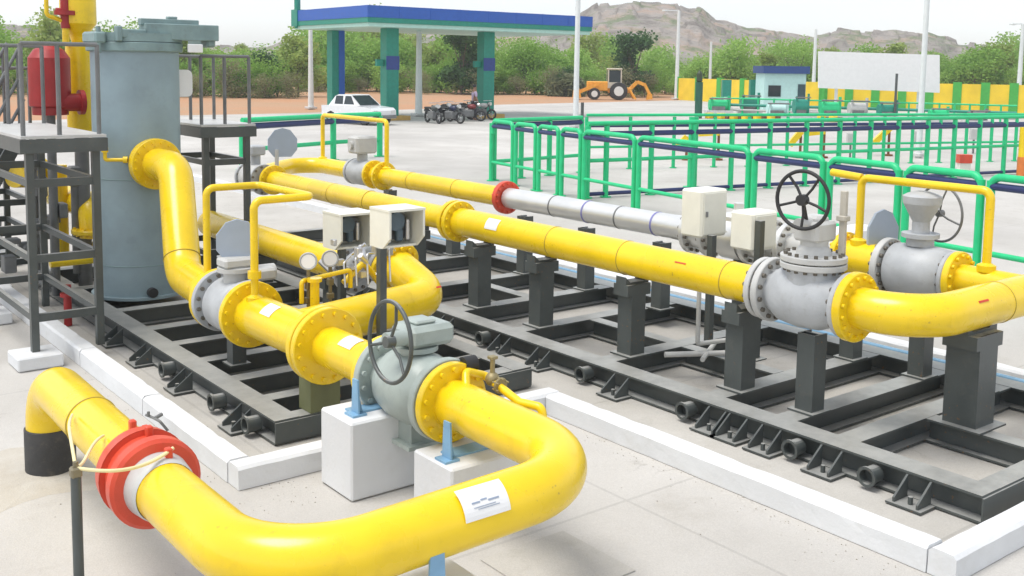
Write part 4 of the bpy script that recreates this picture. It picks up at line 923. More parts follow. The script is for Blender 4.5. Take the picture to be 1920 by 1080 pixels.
# kiosk
kd = 68
t = thing('kiosk', 'small mint kiosk with dark blue flat roof beyond the railings', 'kiosk', at(1470, 208)); kz = 0
kc = at(1470, 208); ka = RGT; kf = FWD; kd = (kc - EYE).dot(FWD)
hw = (atd(1510, 180, kd) - atd(1432, 180, kd)).length / 2; zt2 = atd(1470, 124, kd).z; zr = atd(1470, 138, kd).z
def KP(a, b, z): return kc + ka * a + kf * b + V(0, 0, z)
def kbx(a0, a1, b0, b1, z0, z1): return [KP(a0, b0, z0), KP(a1, b0, z0), KP(a1, b1, z0), KP(a0, b1, z0), KP(a0, b0, z1), KP(a1, b0, z1), KP(a1, b1, z1), KP(a0, b1, z1)]
MB().hexa(kbx(-hw, hw, 0, 2.5, 0, zr)).build('wall', MINT, t)
MB().hexa(kbx(-hw - .15, hw + .15, -.3, 2.8, zr + .004, zt2)).build('roof', mat('roof_blue', (.02, .06, .2), .5), t)
MB().hexa(kbx(-hw * .8, -hw * .2, -.04, -.004, zr * .38, zr * .68)).build('window', GLASS, t)
MB().hexa(kbx(hw * .62, hw * .98, -.05, -.004, zr * .12, zr * .72)).build('door', mat('door_dark', (.03, .07, .08), .4), t)

# ------------------------------------------------------------------ compressor yard clutter
def unit(px, py, wpx, hpx, body, lab, name='pump_unit'):
    b = at(px, py); d = (b - EYE).dot(FWD); s = d / FOC; W, Hh = wpx * s, hpx * s
    t = thing(name, lab, 'pump unit', b, 0, 'small green pumps and pipe stands in the far yard')
    m = MB(); m.hexa([b + RGT * x + FWD * y + V(0, 0, z) for z in (0, Hh * .2) for x, y in ((-W / 2, 0), (W / 2, 0), (W / 2, .9), (-W / 2, .9))]); m.build('base', CONC, t)
    m = MB(); m.cyl(b + RGT * (-W * .38) + FWD * .45 + V(0, 0, Hh * .5), b + RGT * (W * .3) + FWD * .45 + V(0, 0, Hh * .5), Hh * .28, 16); m.cyl(b + RGT * (W * .38) + FWD * .45 + V(0, 0, Hh * .2), b + RGT * (W * .38) + FWD * .45 + V(0, 0, Hh), W * .06, 10)
    m.cyl(b + RGT * (-W * .3) + FWD * .2 + V(0, 0, Hh * .2), b + RGT * (-W * .3) + FWD * .2 + V(0, 0, Hh * .9), W * .05, 10); m.build('body', body, t)
    m = MB(); m.hexa([b + RGT * x + FWD * y + V(0, 0, z) for z in (Hh * .2, Hh * .42) for x, y in ((-W * .3, .1), (W * .2, .1), (W * .2, .8), (-W * .3, .8))]); m.build('frame', STEEL, t); m = MB(); m.cyl(b + RGT * (-W * .4) + FWD * .1 + V(0, 0, Hh * .85), b + RGT * (W * .42) + FWD * .1 + V(0, 0, Hh * .85), W * .03, 8); m.build('top_pipe', STEEL, t)
for i, (px, py, wq, hq, bm_, lab) in enumerate([
    (1350, 214, 50, 34, RGRN, 'low green pump unit right of the dark green gatepost'), (1408, 214, 44, 40, CGRN, 'green pump unit left of the mint kiosk'),
    (1460, 220, 50, 30, MINT, 'mint pump unit in front of the kiosk'), (1505, 224, 36, 48, CGRN, 'dark green pump unit at the right corner of the kiosk'),
    (1560, 226, 48, 44, RGRN, 'green pump unit below the left end of the billboard'), (1612, 224, 44, 40, PALEV, 'pale grey pump unit below the billboard'),
    (1668, 226, 46, 38, CGRN, 'dark green pump unit left of the tall white pole under the billboard'), (1765, 230, 46, 30, RGRN, 'green pump unit right of the tall white pole'), (1838, 232, 46, 28, STEEL, 'grey pump unit in front of the right part of the yellow wall')]):
    unit(px, py, wq, hq, bm_, lab)
# green dispensers
for px, lab in ((1362, 'slim teal dispenser column near the left end of the yellow wall'), (1414, 'slim teal dispenser column just left of the mint kiosk')):
    b = at(px, 204); t = thing('dispenser', lab, 'dispenser', b, 0, 'teal dispensers by the yellow wall'); d = (b - EYE).dot(FWD); s = d / FOC
    m = MB(); m.hexa([b + RGT * x + FWD * y + V(0, 0, z) for z in (.1, 54 * s) for x, y in ((-8 * s, 0), (8 * s, 0), (8 * s, .6), (-8 * s, .6))]); m.build('cabinet', CGRN, t)
    m = MB(); m.hexa([b + RGT * x + FWD * y + V(0, 0, z) for z in (8 * s, 22 * s) for x, y in ((-6 * s, -.03), (5 * s, -.03), (5 * s, -.003), (-6 * s, -.003))]); m.build('display', WHITE, t)
    m = MB(); m.hexa([b + RGT * x + FWD * y + V(0, 0, z) for z in (0, .098) for x, y in ((-11 * s, -.2), (11 * s, -.2), (11 * s, .8), (-11 * s, .8))]); m.build('plinth', CONC, t)
rk = [at(1335, 212), at(1480, 217), at(1620, 221), at(1760, 226), at(1905, 231)]
t = thing('pipe_rack', 'low green pipe rack with several pipes running along in front of the yellow wall', 'pipe rack', rk[0])
for a_, b_ in zip(rk[:-1], rk[1:]):
    for zz, rad, mm in ((.95, .05, RGRN), (.55, .09, CGRN), (.25, .07, PALEV)): MB().cyl(a_ + V(0, 0, zz), b_ + V(0, 0, zz), rad, 10).build('rack_pipe', mm, t)
    for k_ in range(5): q = a_ + (b_ - a_) * (k_ / 5); MB().cyl(q, q + V(0, 0, 1.0), .06, 8).build('post', RGRN, t)
for px, top, lab in ((1677, 138, 'thin black vent pole in front of the blank billboard'), (1091, 192, 'thin dark stub post just right of the tall white pole')):
    b = at(px, 226 if px > 1500 else 245); d = (b - EYE).dot(FWD); t = thing('vent_pole', lab, 'pole', b)
    m = MB(); m.cyl(b, b + V(0, 0, atd(px, top, d).z), .07, 10); m.build('shaft', SKID, t)
    m = MB(); m.cyl(b, b + V(0, 0, .15), .16, 12); m.build('foot', CONC, t)
# gatepost
b = at(1309, 222); d = (b - EYE).dot(FWD); s = d / FOC
t = thing('gatepost', 'dark green gatepost with a black lantern top beside the far yard', 'post', b)
m = MB(); m.cyl(b, b + V(0, 0, 68 * s), 7 * s, 14); m.build('post', mat('bottle_green', (.015, .1, .06), .5), t)
m = MB(); m.lathe(b + V(0, 0, 68 * s), (0, 0, 1), [(0, 4 * s), (2 * s, 6 * s), (16 * s, 5 * s), (22 * s, 1 * s)], 12); m.build('lantern', mat('lantern_dark', (.03, .05, .02), .5), t)
# kerb blocks, yellow and black
blk = thing('kerb_block', 'small yellow kerb block in the row along the far yard', 'kerb block', at(1330, 222), 0, 'yellow kerb blocks')
m = MB(); b = at(1330, 222); m.cbox(b + V(0, 0, .16), .45, .3, .32, .03); m.build('block', YEL, blk)
m = MB(); m.cbox(b + V(.3, -.2, .14), .3, .2, .28, .03); m.build('dark_end', RUST, blk)
for px in (1352, 1376, 1398, 1420, 1446, 1540, 1562): c_ = copy_tree(blk); c_.location = at(px, 222 + (px - 1330) * .03)
# yellow arms, box and cylinder seen through the railings
def arm(px0, py0, px1, py1, gy_, lab):
    b = at((px0 + px1) / 2, gy_); d = (b - EYE).dot(FWD); a_, c_ = atd(px0, py0, d), atd(px1, py1, d)
    t = thing('loading_arm', lab, 'loading arm', b, 0, 'yellow arms behind the railings')
    m = MB(); m.bar(a_, c_, .18, .18); m.build('arm', YEL, t); m = MB(); lo = c_ if c_.z > a_.z else a_; m.cyl((lo.x, lo.y, 0), (lo.x, lo.y, lo.z), .04, 10); m.cyl((lo.x, lo.y, 0), (lo.x, lo.y, .05), .14, 12); m.build('stand', RUST, t)
arm(1480, 272, 1502, 246, 296, 'short slanted yellow arm on a stand, left of the T-shaped one')
arm(1508, 250, 1546, 246, 296, 'T-shaped yellow arm on a rusty stand behind the far railing')
arm(1638, 268, 1668, 240, 292, 'slanted yellow arm on a stand behind the railing below the billboard')
arm(1310, 250, 1348, 248, 300, 'level yellow arm behind the railing below the dark gatepost')
arm(1270, 276, 1288, 256, 300, 'slanted yellow arm at the left of the far railing')
b = at(1810, 322); d = (b - EYE).dot(FWD); s = d / FOC
t = thing('fire_box', 'small red and white box on a leg behind the far railing', 'fire box', b)
m = MB(); m.hexa([b + RGT * x + FWD * y + V(0, 0, z) for z in (16 * s, 32 * s) for x, y in ((-12 * s, 0), (12 * s, 0), (12 * s, .25), (-12 * s, .25))]); m.build('box', RED, t)
m = MB(); m.hexa([b + RGT * x + FWD * y + V(0, 0, z) for z in (0, 15.6 * s) for x, y in ((-10 * s, .02), (10 * s, .02), (10 * s, .23), (-10 * s, .23))]); m.build('stand', CREAM, t)
b = at(1914, 330); d = (b - EYE).dot(FWD); s = d / FOC
t = thing('warning_post', 'orange and yellow post cut by the right edge of the picture', 'post', b)
m = MB(); m.cyl(b, b + V(0, 0, 36 * s), 8 * s, 14); m.build('lower_part', mat('orange_paint', (.7, .2, .04), .5), t); m = MB(); m.cyl(b + V(0, 0, 36.2 * s), b + V(0, 0, 92 * s), 7 * s, 14); m.build('upper_part', YEL, t)
for px, py, lab in ((1595, 296, 'small grey meter box on a stem behind the far railing left of the slanted arm'), (1720, 292, 'small grey meter box on a stem beside the tall white pole'), (1826, 288, 'small pale meter box on a stem above the red box')):
    b = at(px, py); d = (b - EYE).dot(FWD); s = d / FOC; t = thing('meter_box', lab, 'meter box', b)
    m = MB(); m.hexa([b + RGT * x + FWD * y + V(0, 0, z) for z in (26 * s, 46 * s) for x, y in ((-7 * s, 0), (7 * s, 0), (7 * s, .15), (-7 * s, .15))]); m.build('box', PALEV, t)
    m = MB(); m.cyl(b + FWD * .07, b + FWD * .07 + V(0, 0, 26 * s), 2 * s, 8); m.build('stem', STEEL, t)

# ------------------------------------------------------------------ vehicles
def wheel(parent, c, r, wdt, ax=(0, 1, 0)):
    c = V(c); a = V(ax)
    wm = MB(); wm.lathe(c - a * wdt / 2, a, [(0, r * .6), (.01, r * .95), (.04, r), (wdt - .04, r), (wdt - .01, r * .95), (wdt, r * .6)], 22)
    o = wm.build('wheel', BLK, parent)
    rm = MB(); rm.lathe(c - a * (wdt / 2 + .005), a, [(0, r * .55), (wdt + .01, r * .55)], 16); rm.build('rim', ALU, o)
cb_ = at(672, 232)
t = thing('parked_car', 'white car parked under the left of the canopy', 'car', cb_, math.atan2(RGT.y, RGT.x) - R_(38))
t.scale = (.80, .84, .74)
m = MB(); side = [(-2.1, .45), (-2.1, 1.05), (-1.95, 1.12), (-1.6, 1.15), (-1.35, 1.85), (.25, 1.87), (.85, 1.2), (1.95, 1.05), (2.1, .9), (2.1, .45)]
lo = [(x, -.86, z) for x, z in side[:3]]
body = [(-2.1, .4), (-2.1, 1.1), (.8, 1.14), (1.9, 1.04), (2.1, .88), (2.1, .4), (1.72, .4), (1.62, .68), (1.35, .78), (1.08, .68), (.98, .4), (-.95, .4), (-1.05, .68), (-1.32, .78), (-1.6, .68), (-1.7, .4)]
m.prism([(x, -.86, z) for x, z in body], (0, 1.72, 0)); m.build('body', CARW, t)
m = MB(); gh = [(-1.55, 1.105), (-1.05, 1.72), (-.8, 1.8), (.1, 1.8), (.95, 1.145)]
p0 = [(x, -.82 + max(0, z - 1.1) * .16, z) for x, z in gh]; p1 = [(x, .82 - max(0, z - 1.1) * .16, z) for x, z in gh]; n = len(gh)
m.add(p0 + p1, [tuple(range(n)), tuple(reversed(range(n, 2 * n)))] + [(i, n + i, n + (i + 1) % n, (i + 1) % n) for i in range(n)]); m.build('cabin', CARW, t)
for wx0, wx1 in ((-1.05, -.38), (-.28, .55)):
    for s in (-1, 1):
        m = MB(); top = [(wx0 + .05, 1.72), (wx1 - .04 if wx1 < .5 else .22, 1.72)]; bt = [(wx1, 1.22), (wx0, 1.22)]
        m.prism([(x, s * (.83 - max(0, z - 1.1) * .16), z) for x, z in top + bt], (0, s * -.01, 0)); m.build('window', GLASS, t)
MB().prism([(.20, -.62, 1.75), (.20, .62, 1.75), (.92, .70, 1.19), (.92, -.70, 1.19)], (.012, 0, .01)).build('windscreen', GLASS, t)
for x in (-1.33, 1.35):
    for y in (-.78, .78): wheel(t, (x, y, .36), .36, .22)
m = MB(); m.box(2.08, 2.2, -.85, .85, .42, .62, .03); m.build('bumper', STEEL, t)
for y in (-.65, .65): MB().box(2.06, 2.12, y - .14, y + .14, .72, .9, .01).build('headlight', CHR, t)

def motorbike(b, rz, lab, colm):
    t = thing('motorcycle', lab, 'motorcycle', b, rz, 'motorcycles parked under the canopy'); t.scale = (.95, 1.1, .92)
    for x in (-.65, .65):
        o = MB().torus((x, 0, .3), (0, 1, 0), .25, .05, 24, 8).build('wheel', BLK, t); m = MB(); m.cyl((x, -.03, .3), (x, .03, .3), .06, 10)
        for k in range(5): a = k * math.tau / 5; m.cyl((x, 0, .3), (x + .24 * math.cos(a), 0, .3 + .24 * math.sin(a)), .012, 6)
        m.build('rim', CHR, o)
    m = MB(); m.tube([(.65, 0, .3), (.5, 0, .75), (.42, 0, .98)], .035, 8); m.tube([(-.65, 0, .3), (-.2, 0, .45), (.1, 0, .4), (.45, 0, .8)], .035, 8); m.cbox((0, 0, .42), .42, .26, .3, .04); m.build('frame', SKID, t)
    MB().ball((.18, 0, .78), .24, 14, 8, (1.1, .6, .6)).build('fuel_tank', colm, t)
    MB().box(-.3, .28, -.16, .16, .22, .62, .05).build('engine', STEEL, t)
    MB().tube([(-.85, -.0, .46), (-.62, 0, .63), (-.4, 0, .6)], [.06, .09, .06], 8).build('mudguard', BLK, t)
    MB().box(-.75, -.02, -.13, .13, .72, .82, .03).build('seat', BLK, t)
    m = MB(); m.cyl((.40, -.36, 1.05), (.40, .36, 1.05), .018, 8); m.build('handlebar', CHR, t)
    MB().cyl((.5, 0, .88), (.6, 0, .88), .1, 14).build('headlight', CHR, t)
    MB().tube([(-.75, 0, .72), (-.95, 0, .6)], [.09, .06], 8).build('tail', colm, t)
rz0 = math.atan2(RGT.y, RGT.x)
motorbike(at(812, 231), rz0 - R_(60), 'dark motorcycle nearest the pale pole, leftmost of the parked row', SKID)
motorbike(at(845, 231), rz0 - R_(40), 'motorcycle with bright front wheel, second from the pale pole', mat('bike_navy', (.03, .035, .08), .3))
motorbike(at(878, 227), rz0 - R_(10), 'dark red motorcycle in the middle of the parked row', mat('bike_red', (.2, .03, .03), .3))
motorbike(at(902, 224), rz0 - R_(30), 'motorcycle with pale tank beside the right canopy column', PALEV)
motorbike(at(829, 227), rz0 - R_(48), 'black motorcycle half hidden between the two nearest the pale pole', BLK)
motorbike(at(862, 224), rz0 - R_(20), 'black motorcycle standing behind the dark red one', BLK)
# person among the motorcycles
pb = at(889, 226)
t = thing('person', 'person in a lilac shirt and dark trousers standing behind the motorcycles', 'person', pb, rz0 - R_(70))
def skin(name, verts, edges, rad, mtl, parent):
    me = bpy.data.meshes.new(name); me.from_pydata(verts, edges, []); o = bpy.data.objects.new(name, me); C.objects.link(o); o.parent = parent
    md = o.modifiers.new('skin', 'SKIN')
    for i, r in enumerate(rad): me.skin_vertices[0].data[i].radius = (r, r)
    me.skin_vertices[0].data[0].use_root = True
    o.modifiers.new('sub', 'SUBSURF').levels = 2; o.modifiers['sub'].render_levels = 2; me.materials.append(mtl); return o
bv = [(0, 0, .95), (0, 0, 1.15), (0, 0, 1.38), (0, 0, 1.5), (0, .01, 1.58), (0, .02, 1.68),
      (.1, 0, .88), (.11, .02, .5), (.11, -.02, .09), (.12, .12, .03), (-.1, 0, .88), (-.11, .03, .5), (-.11, -.01, .09), (-.12, .13, .03),
      (.2, 0, 1.4), (.25, .02, 1.13), (.24, .12, .9), (.24, .15, .8), (-.2, 0, 1.4), (-.25, .02, 1.13), (-.24, .12, .9), (-.24, .15, .8)]
be = [(0, 1), (1, 2), (2, 3), (3, 4), (4, 5), (0, 6), (6, 7), (7, 8), (8, 9), (0, 10), (10, 11), (11, 12), (12, 13), (2, 14), (14, 15), (15, 16), (16, 17), (2, 18), (18, 19), (19, 20), (20, 21)]
brad = [.14, .13, .15, .06, .085, .08, .085, .06, .045, .035, .085, .06, .045, .035, .06, .045, .035, .03, .06, .045, .035, .03]
bd = skin('body', bv, be, brad, SKIN, t)
skin('shirt', [(0, 0, .9), (0, 0, 1.15), (0, 0, 1.38), (0, 0, 1.47), (.2, 0, 1.4), (.25, .02, 1.16), (-.2, 0, 1.4), (-.25, .02, 1.16)], [(0, 1), (1, 2), (2, 3), (2, 4), (4, 5), (2, 6), (6, 7)], [.155, .15, .17, .075, .075, .06, .075, .06], LILAC, t)
skin('trousers', [(0, 0, .95), (.1, 0, .88), (.11, .02, .5), (.11, -.02, .1), (-.1, 0, .88), (-.11, .03, .5), (-.11, -.01, .1)], [(0, 1), (1, 2), (2, 3), (0, 4), (4, 5), (5, 6)], [.15, .1, .075, .06, .1, .075, .06], TROUS, t)
MB().ball((0, 0, 1.72), .105, 14, 8, (.9, 1, .8)).build('hair', BLK, t)

# backhoe loader
bb = at(1148, 187)
t = thing('backhoe_loader', 'orange-yellow backhoe loader parked on the red soil before the trees', 'backhoe loader', bb, rz0)
m = MB(); m.box(-2.2, -.4, -.55, .55, .75, 1.55, .06); m.box(-.4, 1.6, -.5, .5, .6, 1.05, .05); m.build('chassis', ORNG, t)
m = MB(); m.box(-.5, .75, -.65, .65, 2.55, 2.68, .04)
for x in (-.42, .66):
    for y in (-.58, .58): m.box(x - .05, x + .05, y - .05, y + .05, 1.0, 2.55)
m.box(-.47, .71, -.62, .62, 1.0, 1.5); m.build('cab', mat('cab_cream', (.55, .5, .4), .5), t)
m = MB(); m.box(-.40, .64, -.6, -.57, 1.5, 2.5); m.box(-.40, .64, .57, .6, 1.5, 2.5); m.box(-.45, -.43, -.5, .5, 1.5, 2.5); m.build('cab_window', GLASS, t)
for x, r in ((-1.6, .5), (.45, .75)):
    for y in (-.72, .72): wheel(t, (x, y, r), r, .38)
m = MB(); m.bar((-1.2, -.75, 1.35), (-2.9, -.75, .6), .16, .22); m.bar((-1.2, .75, 1.35), (-2.9, .75, .6), .16, .22); m.prism([(-2.9, -1.0, .95), (-3.3, -1.0, .75), (-3.35, -1.0, .12), (-2.7, -1.0, .15)], (0, 2.0, 0)); m.build('loader_bucket', ORNG, t)
m = MB(); m.bar((1.5, 0, .95), (2.1, 0, 1.55), .25, .3); m.bar((2.1, 0, 1.55), (2.75, 0, 1.3), .25, .28); m.bar((2.7, 0, 1.4), (3.2, 0, .45), .2, .24); m.prism([(3.0, -.3, .55), (3.35, -.3, .55), (3.4, -.3, .1), (2.9, -.3, .05)], (0, .6, 0)); m.bar((1.4, .6, .9), (1.9, .9, .1), .12, .12); m.bar((1.4, -.6, .9), (1.9, -.9, .1), .12, .12); m.build('digger_arm', ORNG, t)

gr = MB(); r = random.Random(77)
for k in range(600):
    side = r.random()
    if side < .35: x, y = r.uniform(2.0, 5.1), KY0 - abs(r.gauss(0, .25))
    elif side < .6: x, y = KX1 - abs(r.gauss(0, .22)), r.uniform(2.6, 6.0)
    elif side < .75: x, y = KX0 - abs(r.gauss(0, .2)), r.uniform(6.0, 10)
    elif side < .85: x, y = 1.75 + r.gauss(0, .45), 7.0 + r.gauss(0, .4)
    else: x, y = r.uniform(.4, 6.5), r.uniform(2.2, 8)
    e_ = r.uniform(.002, .006); p = V(x, y, (.004 if x > 2.7 and y > 6.2 or x > 5.3 and y > 2.9 else -.004) + e_ * .4)
    n_, u_, v_ = frame((r.gauss(0, 1), r.gauss(0, 1), r.gauss(0, 1)))
    gr.add([p + n_ * e_, p - n_ * e_ * .8, p + u_ * e_, p - u_ * e_ * .9, p + v_ * e_ * .8, p - v_ * e_], [(0, 2, 4), (0, 4, 3), (0, 3, 5), (0, 5, 2), (1, 4, 2), (1, 3, 4), (1, 5, 3), (1, 2, 5)])
struct(gr.build('grit', mat('grit_stone', (.40, .37, .32), .9, var=.3, scale=30)), 'stuff')

# ------------------------------------------------------------------ hills
def hill_mat():
    m = bpy.data.materials.new('rocky_hillside'); m.use_nodes = True; t = m.node_tree; b = t.nodes['Principled BSDF']; N = t.nodes.new
    geo = N('ShaderNodeNewGeometry')
    def noise(sc, det=8): n = N('ShaderNodeTexNoise'); n.inputs['Scale'].default_value = sc; n.inputs['Detail'].default_value = det; n.inputs['Roughness'].default_value = .65; t.links.new(geo.outputs['Position'], n.inputs['Vector']); return n
    r1 = N('ShaderNodeValToRGB'); e = r1.color_ramp.elements; e[0].position = .38; e[0].color = (.26, .23, .20, 1); e[1].position = .62; e[1].color = (.52, .37, .28, 1); e2 = r1.color_ramp.elements.new(.5); e2.color = (.44, .40, .36, 1)
    t.links.new(noise(.08).outputs[0], r1.inputs[0])
    r2 = N('ShaderNodeValToRGB'); e = r2.color_ramp.elements; e[0].position = .51; e[0].color = (0, 0, 0, 1); e[1].position = .61; e[1].color = (1, 1, 1, 1)
    t.links.new(noise(.16, 10).outputs[0], r2.inputs[0])
    mx = N('ShaderNodeMix'); mx.data_type = 'RGBA'; mx.inputs[7].default_value = (.24, .28, .17, 1); t.links.new(r2.outputs[0], mx.inputs[0]); t.links.new(r1.outputs[0], mx.inputs[6])
    t.links.new(mx.outputs[2], b.inputs['Base Color']); b.inputs['Roughness'].default_value = 1; b.inputs['Specular IOR Level'].default_value = .1
    bp = N('ShaderNodeBump'); bp.inputs['Strength'].default_value = 1; bp.inputs['Distance'].default_value = 3; t.links.new(noise(.3, 8).outputs[0], bp.inputs['Height']); t.links.new(bp.outputs[0], b.inputs['Normal'])
    return m
HM = hill_mat()
prof = [(-700, 70), (-300, 58), (0, 52), (90, 56), (170, 60), (260, 78), (400, 92), (500, 92), (545, 76), (600, 66), (700, 66), (800, 66), (900, 58), (1010, 54), (1080, 34), (1120, 12), (1170, 9), (1260, 11), (1310, 20), (1335, 42), (1400, 58), (1470, 66), (1520, 72), (1570, 62), (1640, 64), (1720, 66), (1790, 80), (1850, 92), (2000, 100), (2300, 90), (2700, 105)]
def pv(x):
    for (a, ya), (b, yb) in zip(prof[:-1], prof[1:]):
        if a <= x <= b: return ya + (yb - ya) * (x - a) / (b - a)
    return 90
def hill_h(px, u):
    """ground height at distance fraction u (0 foot, .5 ridge, 1 back) for a photo column"""
    D = 170 + 230 * u; ridge = atd(px, pv(px), 285).z
    s = min(1, (math.sin(math.pi * min(1, u)) ** .8) * 1.0)
    q = atd(px, 150, D)
    nz = mnoise.fractal(Vector((q.x * .02, q.y * .02, 0)), .8, 2, 5) * .7 + mnoise.fractal(Vector((q.x * .09, q.y * .09, 3)), .7, 2, 4) * .9 - abs(mnoise.noise(Vector((q.x * .045, q.y * .045, 7)))) * 1.6 + .5 + (1.6 if mnoise.noise(Vector((q.x * .16, q.y * .16, 2))) > .12 else 0)
    return q, max(-.3, (ridge - 1.5) * s + nz * s)
NX, NU = 620, 48; vv, ff = [], []
for i in range(NX):
    px = -600 + 3200 * i / (NX - 1)
    for k in range(NU):
        q, z = hill_h(px, k / (NU - 1)); vv.append((q.x, q.y, z if 0 < k < NU - 1 else -.5))
for i in range(NX - 1):
    for k in range(NU - 1): a = i * NU + k; ff.append((a, a + NU, a + NU + 1, a + 1))
struct(MB().add(vv, ff, True).build('hills', HM))

# ------------------------------------------------------------------ trees
def leaf_mat(name, c1, c2):
    m = bpy.data.materials.new(name); m.use_nodes = True; t = m.node_tree; b = t.nodes['Principled BSDF']; N = t.nodes.new
    oi = N('ShaderNodeObjectInfo'); geo = N('ShaderNodeNewGeometry'); n = N('ShaderNodeTexNoise'); n.inputs['Scale'].default_value = .9; n.inputs['Detail'].default_value = 3
    t.links.new(geo.outputs['Position'], n.inputs['Vector'])
    ad = N('ShaderNodeMath'); ad.operation = 'ADD'; ad.use_clamp = True; t.links.new(n.outputs[0], ad.inputs[0])
    sc = N('ShaderNodeMapRange'); sc.inputs[3].default_value = -.35; sc.inputs[4].default_value = .35; t.links.new(oi.outputs['Random'], sc.inputs[0]); t.links.new(sc.outputs[0], ad.inputs[1])
    mx = N('ShaderNodeMix'); mx.data_type = 'RGBA'; mx.inputs[6].default_value = (*c1, 1); mx.inputs[7].default_value = (*c2, 1); t.links.new(ad.outputs[0], mx.inputs[0])
    t.links.new(mx.outputs[2], b.inputs['Base Color']); b.inputs['Roughness'].default_value = .6; b.inputs['Specular IOR Level'].default_value = .2
    tr = N('ShaderNodeBsdfTranslucent'); t.links.new(mx.outputs[2], tr.inputs[0]); ms = N('ShaderNodeMixShader'); ms.inputs[0].default_value = .42
    out = t.nodes['Material Output']; t.links.new(b.outputs[0], ms.inputs[1]); t.links.new(tr.outputs[0], ms.inputs[2]); t.links.new(ms.outputs[0], out.inputs[0]); return m
LEAF = [leaf_mat('leaf_green', (.20, .37, .06), (.36, .56, .13)), leaf_mat('leaf_dark', (.04, .11, .04), (.09, .18, .05)), leaf_mat('leaf_dry', (.22, .23, .12), (.31, .32, .16)), leaf_mat('leaf_feathery', (.27, .36, .08), (.40, .50, .15))]
BARK = mat('bark', (.14, .10, .07), .9, var=.3)
def make_tree(seed, H, W, lm, lab, cat, name, nleaf=4200, low=.06):
    r = random.Random(seed); t = thing(name, lab, cat, (0, 0, 0), 0, 'scrub trees beyond the yard'); tr = MB()
    tr.tube([(0, 0, 0), (.05 * W, 0, H * .25), (0, .04 * W, H * .6)], [.05 * H * .35, .04 * H * .35, .015 * H * .35], 7)
    blobs = []
    for k in range(15 + seed % 5):
        a = r.uniform(0, math.tau); z = H * r.uniform(low + .10, .90); rad = W * .5 * r.uniform(.15, .8) * (1.05 - .55 * max(0, z / H - .5))
        c = V(rad * math.cos(a), rad * math.sin(a), z); blobs.append((c, W * r.uniform(.16, .30)))
        tr.tube([(0, 0, H * r.uniform(.12, .4)), c * .6 + V(0, 0, H * .12), c], [.025 * H * .35, .015 * H * .35, .006 * H * .35], 5)
    blobs.append((V(0, 0, H * .8), W * .24))
    tr.build('trunk', BARK, t); cw = MB()
    for k in range(nleaf):
        c, br = r.choice(blobs); d = V(r.gauss(0, 1), r.gauss(0, 1), r.gauss(0, 1)).normalized() * br * (r.random() ** .45) * r.uniform(.8, 1.18); d.z *= .8
        p = c + d; s = H * r.uniform(.012, .026); n_, u, v = frame((r.gauss(0, 1), r.gauss(0, 1), r.gauss(0, 1) + .6))
        cw.add([p - u * s - v * s * .5, p + u * s - v * s * .6, p + u * s * .7 + v * s, p - u * s * .8 + v * s * .7], [(0, 1, 2, 3)])
    cw.build('crown', lm, t); return t
PAR = []
L0 = 'bushy bright green scrub tree in the belt beyond the yard'; L1 = 'dark green tree standing out against the paler scrub behind the yard'; L2 = 'dry brownish bush at the foot of the green tree belt'
for k in range(5): PAR.append(make_tree(11 + k, 5.2, 6.2 + .5 * (k % 3), LEAF[0], L0, 'tree', 'scrub_tree'))
for k in range(2): PAR.append(make_tree(21 + k, 6.2, 4.6, LEAF[3], 'taller yellow-green feathery tree in the belt beyond the yard', 'tree', 'scrub_tree', 3000))
DARK = [make_tree(31, 5.6, 4.0, LEAF[1], L1, 'tree', 'scrub_tree', 4500), make_tree(32, 5.0, 4.4, LEAF[1], L1, 'tree', 'scrub_tree', 4500)]
DRY = [make_tree(41, 2.6, 3.6, LEAF[2], L2, 'bush', 'dry_bush', 1800, .0), make_tree(42, 3.0, 4.2, LEAF[2], L2, 'bush', 'dry_bush', 1800, .0)]
used = set()
def plant(proto, pos, s, rz, lab=None):
    if proto.name in used: o = copy_tree(proto)
    else: o = proto; used.add(proto.name)
    o.location = pos; o.scale = (s, s, s * random.uniform(.88, 1.12)); o.rotation_euler = (0, 0, rz)
    if lab: o['label'] = lab
    return o
rr = random.Random(5)
for row, (d0, d1, step) in enumerate(((101, 108, 58), (114, 128, 62), (134, 155, 66))):
    px = -160
    while px < 2120:
        D = rr.uniform(d0, d1) + (6 if px > 1230 else 0) - (18 if px < 560 else 0)
        q = atd(px, 150, D); q.z = 0
        gap = (1, 1, 1)[row]
        hs_ = rr.uniform(.66, 1.2) * (1.12 + .10 * row) * (.84 if px < 560 else 1) * (.80 if 1080 < px < 1800 else .92 if px >= 1800 else 1)
        plant(rr.choice(PAR), q, hs_, rr.uniform(0, 6.28)); px += step * rr.uniform(.7, 1.3)
for px in range(-150, 2100, 34):
    q = atd(px + rr.uniform(-12, 12), 150, rr.uniform(99, 106) - (18 if px < 560 else 0) + (8 if px > 1230 else 0)); q.z = 0
    o = plant(rr.choice(PAR[:5]), q, rr.uniform(.42, .62), rr.uniform(0, 6.28)); o['label'] = 'low rounded green shrub filling the foot of the tree belt'; o['category'] = 'shrub'; o['group'] = 'low shrubs along the tree belt'
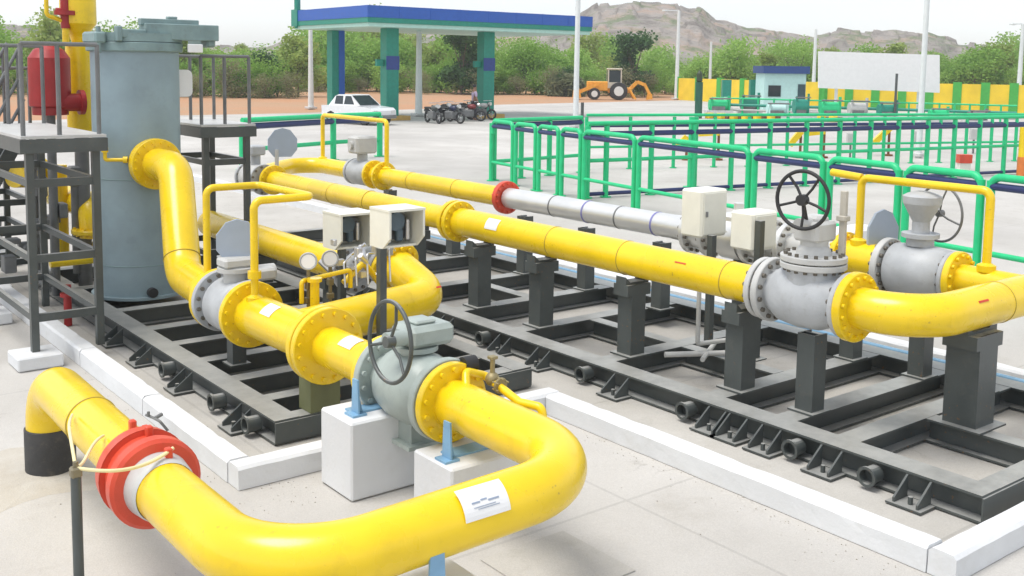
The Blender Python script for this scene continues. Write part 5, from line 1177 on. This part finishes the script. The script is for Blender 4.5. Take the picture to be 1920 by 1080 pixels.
for px in range(-140, 1240, 62):
    q = atd(px + rr.uniform(-15, 15), 150, rr.uniform(97, 101) - (20 if px < 560 else 0)); q.z = 0; plant(rr.choice(DRY), q, rr.uniform(.6, 1.05), rr.uniform(0, 6.28))
for px, D, s, lab in ((865, 99, 1.12, 'dark green tree behind the right canopy column and the motorcycles'), (1188, 99, 1.05, 'dark green tree just right of the backhoe loader'), (505, 84, .75, 'dark green bush at the left below the canopy end'), (1060, 98, .6, 'small dark bush left of the backhoe bucket')):
    q = atd(px, 150, D); q.z = 0; plant(DARK[0] if s > .9 else DARK[1], q, s, rr.uniform(0, 6), lab)
# scattered scrub on the hillside: uncountable
sc = MB(); r = random.Random(9)
for k in range(2600):
    px = r.uniform(-300, 2250); u = r.uniform(.08, .5)
    if 1080 < px < 1345 and r.random() < .6: continue; q, z = hill_h(px, u)
    R0 = r.uniform(.5, 1.5); c = V(q.x, q.y, z + R0 * .3)
    for j in range(14):
        d = V(r.gauss(0, 1), r.gauss(0, 1), abs(r.gauss(0, .8))).normalized() * R0 * r.uniform(.5, 1); s = R0 * r.uniform(.2, .4); n_, u_, v_ = frame((r.gauss(0, 1), r.gauss(0, 1), r.gauss(0, 1) + .5)); p = c + d
        sc.add([p - u_ * s - v_ * s, p + u_ * s - v_ * s, p + u_ * s + v_ * s, p - u_ * s + v_ * s], [(0, 1, 2, 3)])
struct(sc.build('hillside_scrub', leaf_mat('leaf_hill', (.20, .23, .13), (.28, .31, .17))), 'stuff')
# ------------------------------------------------------------------ haze
hm = bpy.data.materials.new('haze_air'); hm.use_nodes = True; t = hm.node_tree; t.nodes.clear()
pvn = t.nodes.new('ShaderNodeVolumePrincipled'); pvn.inputs['Density'].default_value = HAZE; pvn.inputs['Color'].default_value = (.92, .95, 1, 1); pvn.inputs['Anisotropy'].default_value = .2
t.links.new(pvn.outputs[0], t.nodes.new('ShaderNodeOutputMaterial').inputs['Volume'])
struct(MB().box(-520, 620, -420, 640, -1.2, 48).build('haze', hm), 'stuff')
for o in bpy.data.objects:
    if '_o' in o: del o['_o']
